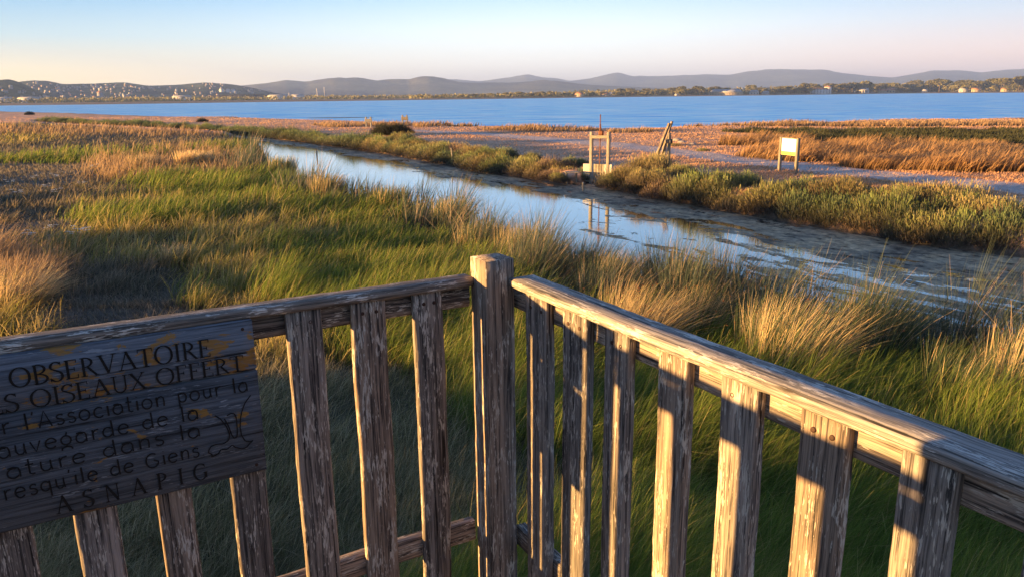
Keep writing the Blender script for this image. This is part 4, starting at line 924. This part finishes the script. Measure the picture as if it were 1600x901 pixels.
# ------------------------------------------------------------------ far shore: trees, houses, masts
M_BARK = plain('bark', (.09, .065, .05), .95, 0, .3, 5)
def far_tree(seed, h, umbrella):
    g = np.random.default_rng(seed); root = empty('pine_tree')
    n = 1500; nb = 9; cb = []
    for k in range(nb):
        a = g.uniform(0, 6.28); r_ = g.uniform(0, .42)*h; cb.append([math.cos(a)*r_, math.sin(a)*r_, h*(g.uniform(.68, .86) if umbrella else g.uniform(.35, .8)), g.uniform(.16, .27)*h])
    cb = np.array(cb); b = g.integers(0, nb, n); d = g.normal(0, 1, (n, 3)); d /= np.linalg.norm(d, axis=1)[:, None]
    P = cb[b, :3]+d*cb[b, 3:4]*g.uniform(.6, 1., (n, 1))*np.array([1, 1, .55 if umbrella else .9])
    s = .035*h; e1 = g.normal(0, s, (n, 3)); e2 = g.normal(0, s, (n, 3))
    V = np.stack([P-e1, P-e2, P+e1, P+e2], 1).reshape(-1, 3)
    c = np.array([.17, .155, .06])*g.uniform(.55, 1.6, (n, 1))
    mesh('crown', V, np.arange(4*n).reshape(-1, 4), M_LEAF, root, np.repeat(c, 4, 0))
    board('trunk', (0, 0, -1), (g.normal(0, .3), 0, h*.7), (0, 1, 0), h*.03, h*.03, M_BARK, root, seed, .1, .05, 8)
    return root
TR = [far_tree(700, 10, True), far_tree(701, 9, False), far_tree(702, 11, True), far_tree(703, 7, False)]
tused = set(); g = np.random.default_rng(77)
TLAB = ['umbrella pine with a flat crown in the tree line across the lagoon', 'round bushy tree in the tree line across the lagoon', 'tall umbrella pine in the tree line across the lagoon', 'low bushy tree in the tree line across the lagoon']
def put_tree(i, x, D, s):
    o = TR[i] if i not in tused else copy_tree(TR[i]); tused.add(i)
    q = atdist(np.array(x), np.array(HY-ROLL*(x-CX)), D); o.location = (q[0], q[1], 1.2); o.scale = (s*g.uniform(1.3, 2.2), s*g.uniform(1.3, 2.2), s); o.rotation_euler = (0, 0, g.uniform(0, 6.28))
    pl = 'below the hillside town' if x < 440 else 'below the middle hills' if x < 780 else 'above the sluice' if x < 1000 else 'left of the long grey roofed building' if x < 1100 else 'between the long building and the villa' if x < 1260 else 'between the villa and the yellow houses' if x < 1380 else 'right of the yellow houses' if x < 1500 else 'at the right end of the shore'
    tag(o, TLAB[i].split(' in the tree line')[0]+' across the lagoon, '+pl, 'tree', 'trees across the lagoon')
def shore_D(x):
    fx = [p[0] for p in lag_far][::-1]; fy = [p[1] for p in lag_far][::-1]; y = np.interp(x, fx, fy); q = onz(np.array(x), np.array(y), 0); return math.hypot(q[0], q[1])
xs = []
for k in range(270):
    x = g.uniform(640, 1700)
    if x < 900 and g.random() < .35: continue
    D = shore_D(x)+40+g.uniform(0, 260); top = np.interp(x, [640, 800, 900, 1050, 1200, 1400, 1600, 1700], [.45, .6, .75, .95, 1.05, 1.15, 1.35, 1.5])
    if 1262 < x < 1302 and D < shore_D(x)+130: continue
    if 1098 < x < 1172 and D < shore_D(x)+120: continue
    put_tree(int(g.choice(4, p=[.3, .25, .2, .25])), x, D, top*1.3*g.uniform(.6, 1.15)*D/1300)
for k in range(24):
    x = g.uniform(-30, 640); D = g.uniform(1500, 2100); put_tree(int(g.choice([1, 3])), x, D, g.uniform(.7, 1.1)*D/1700)
n = 26000; xw = g.uniform(-60, 1750, n); Dw = np.array([shore_D(x_) for x_ in xw]) + np.where(xw > 640, g.uniform(120, 420, n), g.uniform(450, 900, n))
hw_ = np.interp(xw, [-60, 640, 800, 1100, 1400, 1750], [8, 6, 8, 12, 14, 18])*(.35+.9*fbm(xw, Dw*.2, 14, 5))*(Dw/1300)
Pw = atdist(xw, HY-ROLL*(xw-CX), Dw); Pw[:, 2] = 1.+hw_*g.uniform(0, 1, n)
sw = 1.1*(Dw/1300)[:, None]; e1 = g.normal(0, 1, (n, 3))*sw; e2 = g.normal(0, 1, (n, 3))*sw
cw = np.array([.17, .15, .06])*g.uniform(.5, 1.6, (n, 1))
tag(mesh('distant_woodland', np.stack([Pw-e1, Pw-e2, Pw+e1, Pw+e2], 1).reshape(-1, 3), np.arange(4*n).reshape(-1, 4), M_LEAF, col=np.repeat(cw, 4, 0)), 'low dark woodland running behind the far shore of the lagoon', 'woodland', kind='stuff')
M_WALL = [plain('plaster_white', (.60, .56, .52), .9, 0, .1, .3), plain('plaster_ochre', (.62, .48, .30), .9, 0, .1, .3), plain('plaster_grey', (.45, .43, .42), .9, 0, .1, .3)]
M_ROOF = plain('clay_roof', (.38, .17, .10), .9, 0, .2, .3); M_ROOFG = plain('grey_roof', (.35, .34, .35), .9, 0, .1, .3); M_GLASS = plain('dark_windows', (.03, .035, .045), .2)
def house(L, W, Hh, wall, roof, name='house', windows=0, rh=.25):
    root = empty(name); a, b = L/2, W/2
    V = [(-a, -b, -4), (a, -b, -4), (a, b, -4), (-a, b, -4), (-a, -b, Hh), (a, -b, Hh), (a, b, Hh), (-a, b, Hh)]
    mesh('walls', np.array(V, float), np.array([[0, 1, 5, 4], [1, 2, 6, 5], [2, 3, 7, 6], [3, 0, 4, 7], [4, 5, 6, 7]]), wall, root)
    r = Hh+W*rh; e = .5
    V = [(-a-e, -b-e, Hh+.02), (a+e, -b-e, Hh+.02), (a+e, b+e, Hh+.02), (-a-e, b+e, Hh+.02), (-a*.8, 0, r), (a*.8, 0, r)]
    V = np.array(V, float); mesh('roof', V, [np.array([[0, 1, 5, 4], [2, 3, 4, 5], [3, 2, 1, 0]]), np.array([[1, 2, 5], [3, 0, 4]])], roof, root)
    for k in range(windows):
        x = -a+L*(k+.5)/windows
        for fl_ in range(max(1, int(Hh/3))):
            z = 1.2+fl_*3; V = np.array([(x-.7, -b-.06, z), (x+.7, -b-.06, z), (x+.7, -b-.06, z+1.5), (x-.7, -b-.06, z+1.5), (x-.7, -b+.1, z), (x+.7, -b+.1, z), (x+.7, -b+.1, z+1.5), (x-.7, -b+.1, z+1.5)], float)
            mesh('window', V, np.array([[0, 1, 2, 3], [4, 5, 1, 0], [3, 2, 6, 7], [0, 3, 7, 4], [1, 5, 6, 2]]), M_GLASS, root)
    return root
def set_house(o, x, D, z, rz, lab, grp=None, cat='house'):
    q = atdist(np.array(float(x)), np.array(HY-ROLL*(x-CX)), D); o.location = (q[0], q[1], z); o.rotation_euler = (0, 0, rz); tag(o, lab, cat, grp)
M_SW = [plain('shore_white', (.46, .43, .40), .9, 0, .1, .3), plain('shore_ochre', (.42, .33, .22), .9, 0, .1, .3)]
set_house(house(60, 14, 5, M_SW[1], M_ROOFG, 'long_building', 12, .42), 1134, shore_D(1134)+45, 1.2, R_(-18), 'long low grey roofed building on the shore across the lagoon', None, 'building')
set_house(house(34, 14, 9, M_WALL[0], M_ROOF, 'villa', 6, .2), 1280, shore_D(1280)+45, 1.2, R_(-22), 'large white villa with a red roof in the trees across the lagoon', None, 'villa')
set_house(house(14, 12, 13, M_WALL[0], M_ROOF, 'villa', 2, .25), 1293, shore_D(1293)+52, 1.2, R_(-22), 'taller white wing with red roof at the right end of the villa', None, 'villa')
hp = house(13, 8, 4, M_SW[0], M_ROOFG, 'shore_house', 3, .42)
hq = house(12, 8, 4, M_SW[1], M_ROOF, 'shore_house', 3, .42)
first = {0: True, 1: True}
for k, (x, dd, s_, ty, lab) in enumerate([(1178, 40, 1.2, 0, 'white gabled house right of the long grey roofed building'), (1196, 45, .9, 0, 'smaller pale house at the end of the row by the long building'), (1350, 45, 1.2, 0, 'bright white house between the villa and the yellow houses'), (1379, 42, 1., 1, 'narrow yellow house on the right shore'), (1391, 46, 1.2, 1, 'wider yellow house beside the narrow one'), (1446, 60, .8, 0, 'small white house half hidden in the trees'), (1505, 55, 1., 0, 'pale house beside the tall pines at the right'), (1524, 55, 1., 1, 'ochre house beside the pale one at the right'), (1571, 60, 1., 1, 'ochre house nearest the right edge'), (905, 70, 1.2, 1, 'low ochre shed on the shore left of the sluice'), (945, 110, 1.2, 1, 'ochre house among trees above the sluice'), (1057, 25, .5, 0, 'tiny white hut on the shoreline'), (955, 150, 1.1, 0, 'pale house behind the ochre one above the sluice')]):
    src = (hp, hq)[ty]; o = src if first[ty] else copy_tree(src); first[ty] = False
    D = shore_D(x)+dd; o.scale = (s_*.85*D/1300,)*3; set_house(o, x, D, 1.2, R_(g.uniform(-40, 10)), lab)
M_HW = [plain('town_plaster', (.25, .235, .23), .9, 0, .2, .3), plain('town_ochre', (.25, .20, .15), .9, 0, .2, .3)]  # town walls coloured darker, standing in for shade on the hillside
hs_ = [house(13, 9, 6, M_HW[0], M_ROOF, 'hillside_house'), house(11, 9, 6, M_HW[1], M_ROOF, 'hillside_house'), house(16, 10, 11, M_HW[0], M_ROOFG, 'hillside_house'), house(12, 9, 5, M_HW[0], M_ROOF, 'hillside_house')]
hl = ['tiny white red roofed house in the town on the hillside across the lagoon', 'tiny ochre house in the town on the hillside across the lagoon', 'small pale apartment block in the town on the hillside across the lagoon', 'tiny grey walled house in the town on the hillside across the lagoon']
hu = set()
for k in range(290):
    if k < 250:
        x = g.uniform(25, 455) if k % 3 else g.normal(150, 60); 
        if not 20 < x < 455: continue
        tt = g.uniform(.12, .62); q = town(x, tt)
    else:
        x = g.uniform(-60, 75); q = lefth(x, g.uniform(.12, .5))
    i = int(g.choice(4, p=[.4, .2, .2, .2])); o = hs_[i] if i not in hu else copy_tree(hs_[i]); hu.add(i)
    s_ = g.uniform(.3, .55); o.location = q+np.array([0, 0, 1.]); o.scale = (s_, s_, s_*g.uniform(.8, 1.2)); o.rotation_euler = (0, 0, g.uniform(-.8, .8)); tag(o, hl[i].split(' in the town')[0]+' across the lagoon, '+('at the foot of the dark left hill' if k >= 250 else 'in the left part of the town' if x < 130 else 'around the pale tower' if x < 190 else 'in the middle of the town' if x < 300 else 'near the apartment towers' if x < 400 else 'at the right end of the town'), 'house', 'town houses on the hillside')
o = house(12, 12, 17, M_HW[0], M_ROOF, 'church_tower'); q = town(154, .16); o.location = q; tag(o, 'tall pale tower standing out in the middle of the town', 'tower')
for (x, z_, L) in [(345, 20, 20), (355, 18, 16), (363, 16, 18)]:
    o = house(L*.6, 9, 9, M_WALL[0], M_ROOFG, 'apartment_tower'); q = town(x, .33); o.location = q; tag(o, 'white apartment tower in the cluster at the right end of the town', 'building', 'white apartment towers')
for (x, L, lab) in [(47, 34, 'long pale shed by the left shore across the lagoon'), (6, 30, 'pale blue hangar at the far left edge across the lagoon'), (285, 34, 'long white sheds below the town'), (435, 40, 'white warehouse in front of the middle hills'), (465, 26, 'second white warehouse right of the first')]:
    o = house(L, 18, 8, M_WALL[0], M_ROOFG, 'warehouse', 0, .12); set_house(o, x, shore_D(x)+560, 2., R_(20), lab, None, 'warehouse')
for (x, h_, lab) in [(497, 24, 'white crane mast on the far shore, left of the pair'), (507.5, 27, 'white crane mast on the far shore, right of the pair'), (452, 16, 'thin white mast near the white warehouses')]:
    q = atdist(np.array(float(x)), np.array(154.), 1700); e = empty('crane_mast', (q[0], q[1], 1)); tag(e, lab, 'mast')
    board('mast', (q[0], q[1], 0), (q[0]-(2 if x < 500 and x > 480 else 0), q[1], h_), (0, 1, 0), 1.1, 1.1, M_WALL[0], e, 5, .01, .2, 8)
    board('base', (q[0]-4, q[1], 2.5), (q[0]+4, q[1], 2.5), (0, 0, 1), 5, 4, M_WALL[0], e, 5, .01, .3, 8)
# low islet spit in the lagoon
q = onz(np.array(530.), np.array(184.6), 0.); V, Fc = rock(660, 1.); o = mesh('mud_bar', V*np.array([7.5, 1.6, .24]), Fc, M_SOIL, col=np.tile([[.10, .08, .06]], (len(V), 1))); o.location = (q[0], q[1], -.02); tag(o, kind='structure')

# ------------------------------------------------------------------ haze
a = 13500; V = np.array([(x, y, z) for z in (-4, 345) for y in (-1500, 13500) for x in (-3400, a)], float)
hz = mesh('haze', V, np.array([[0, 1, 3, 2], [4, 6, 7, 5], [0, 4, 5, 1], [2, 3, 7, 6], [0, 2, 6, 4], [1, 5, 7, 3]]), None)
m = NT('haze_air'); m.t.nodes.remove(m.b); pvn = m.n('ShaderNodeVolumePrincipled'); pvn.inputs['Color'].default_value = (.32, .48, 1, 1); pvn.inputs['Density'].default_value = .00012; pvn.inputs['Anisotropy'].default_value = 0.

import bmesh
bm_ = bmesh.new(); bm_.from_mesh(hz.data); bmesh.ops.recalc_face_normals(bm_, faces=bm_.faces[:]); bm_.to_mesh(hz.data); bm_.free()
m.l(pvn.outputs[0], m.out.inputs['Volume']); hz.data.materials.append(m.m); tag(hz, 'thin evening haze over the lagoon and hills', 'haze', kind='stuff')
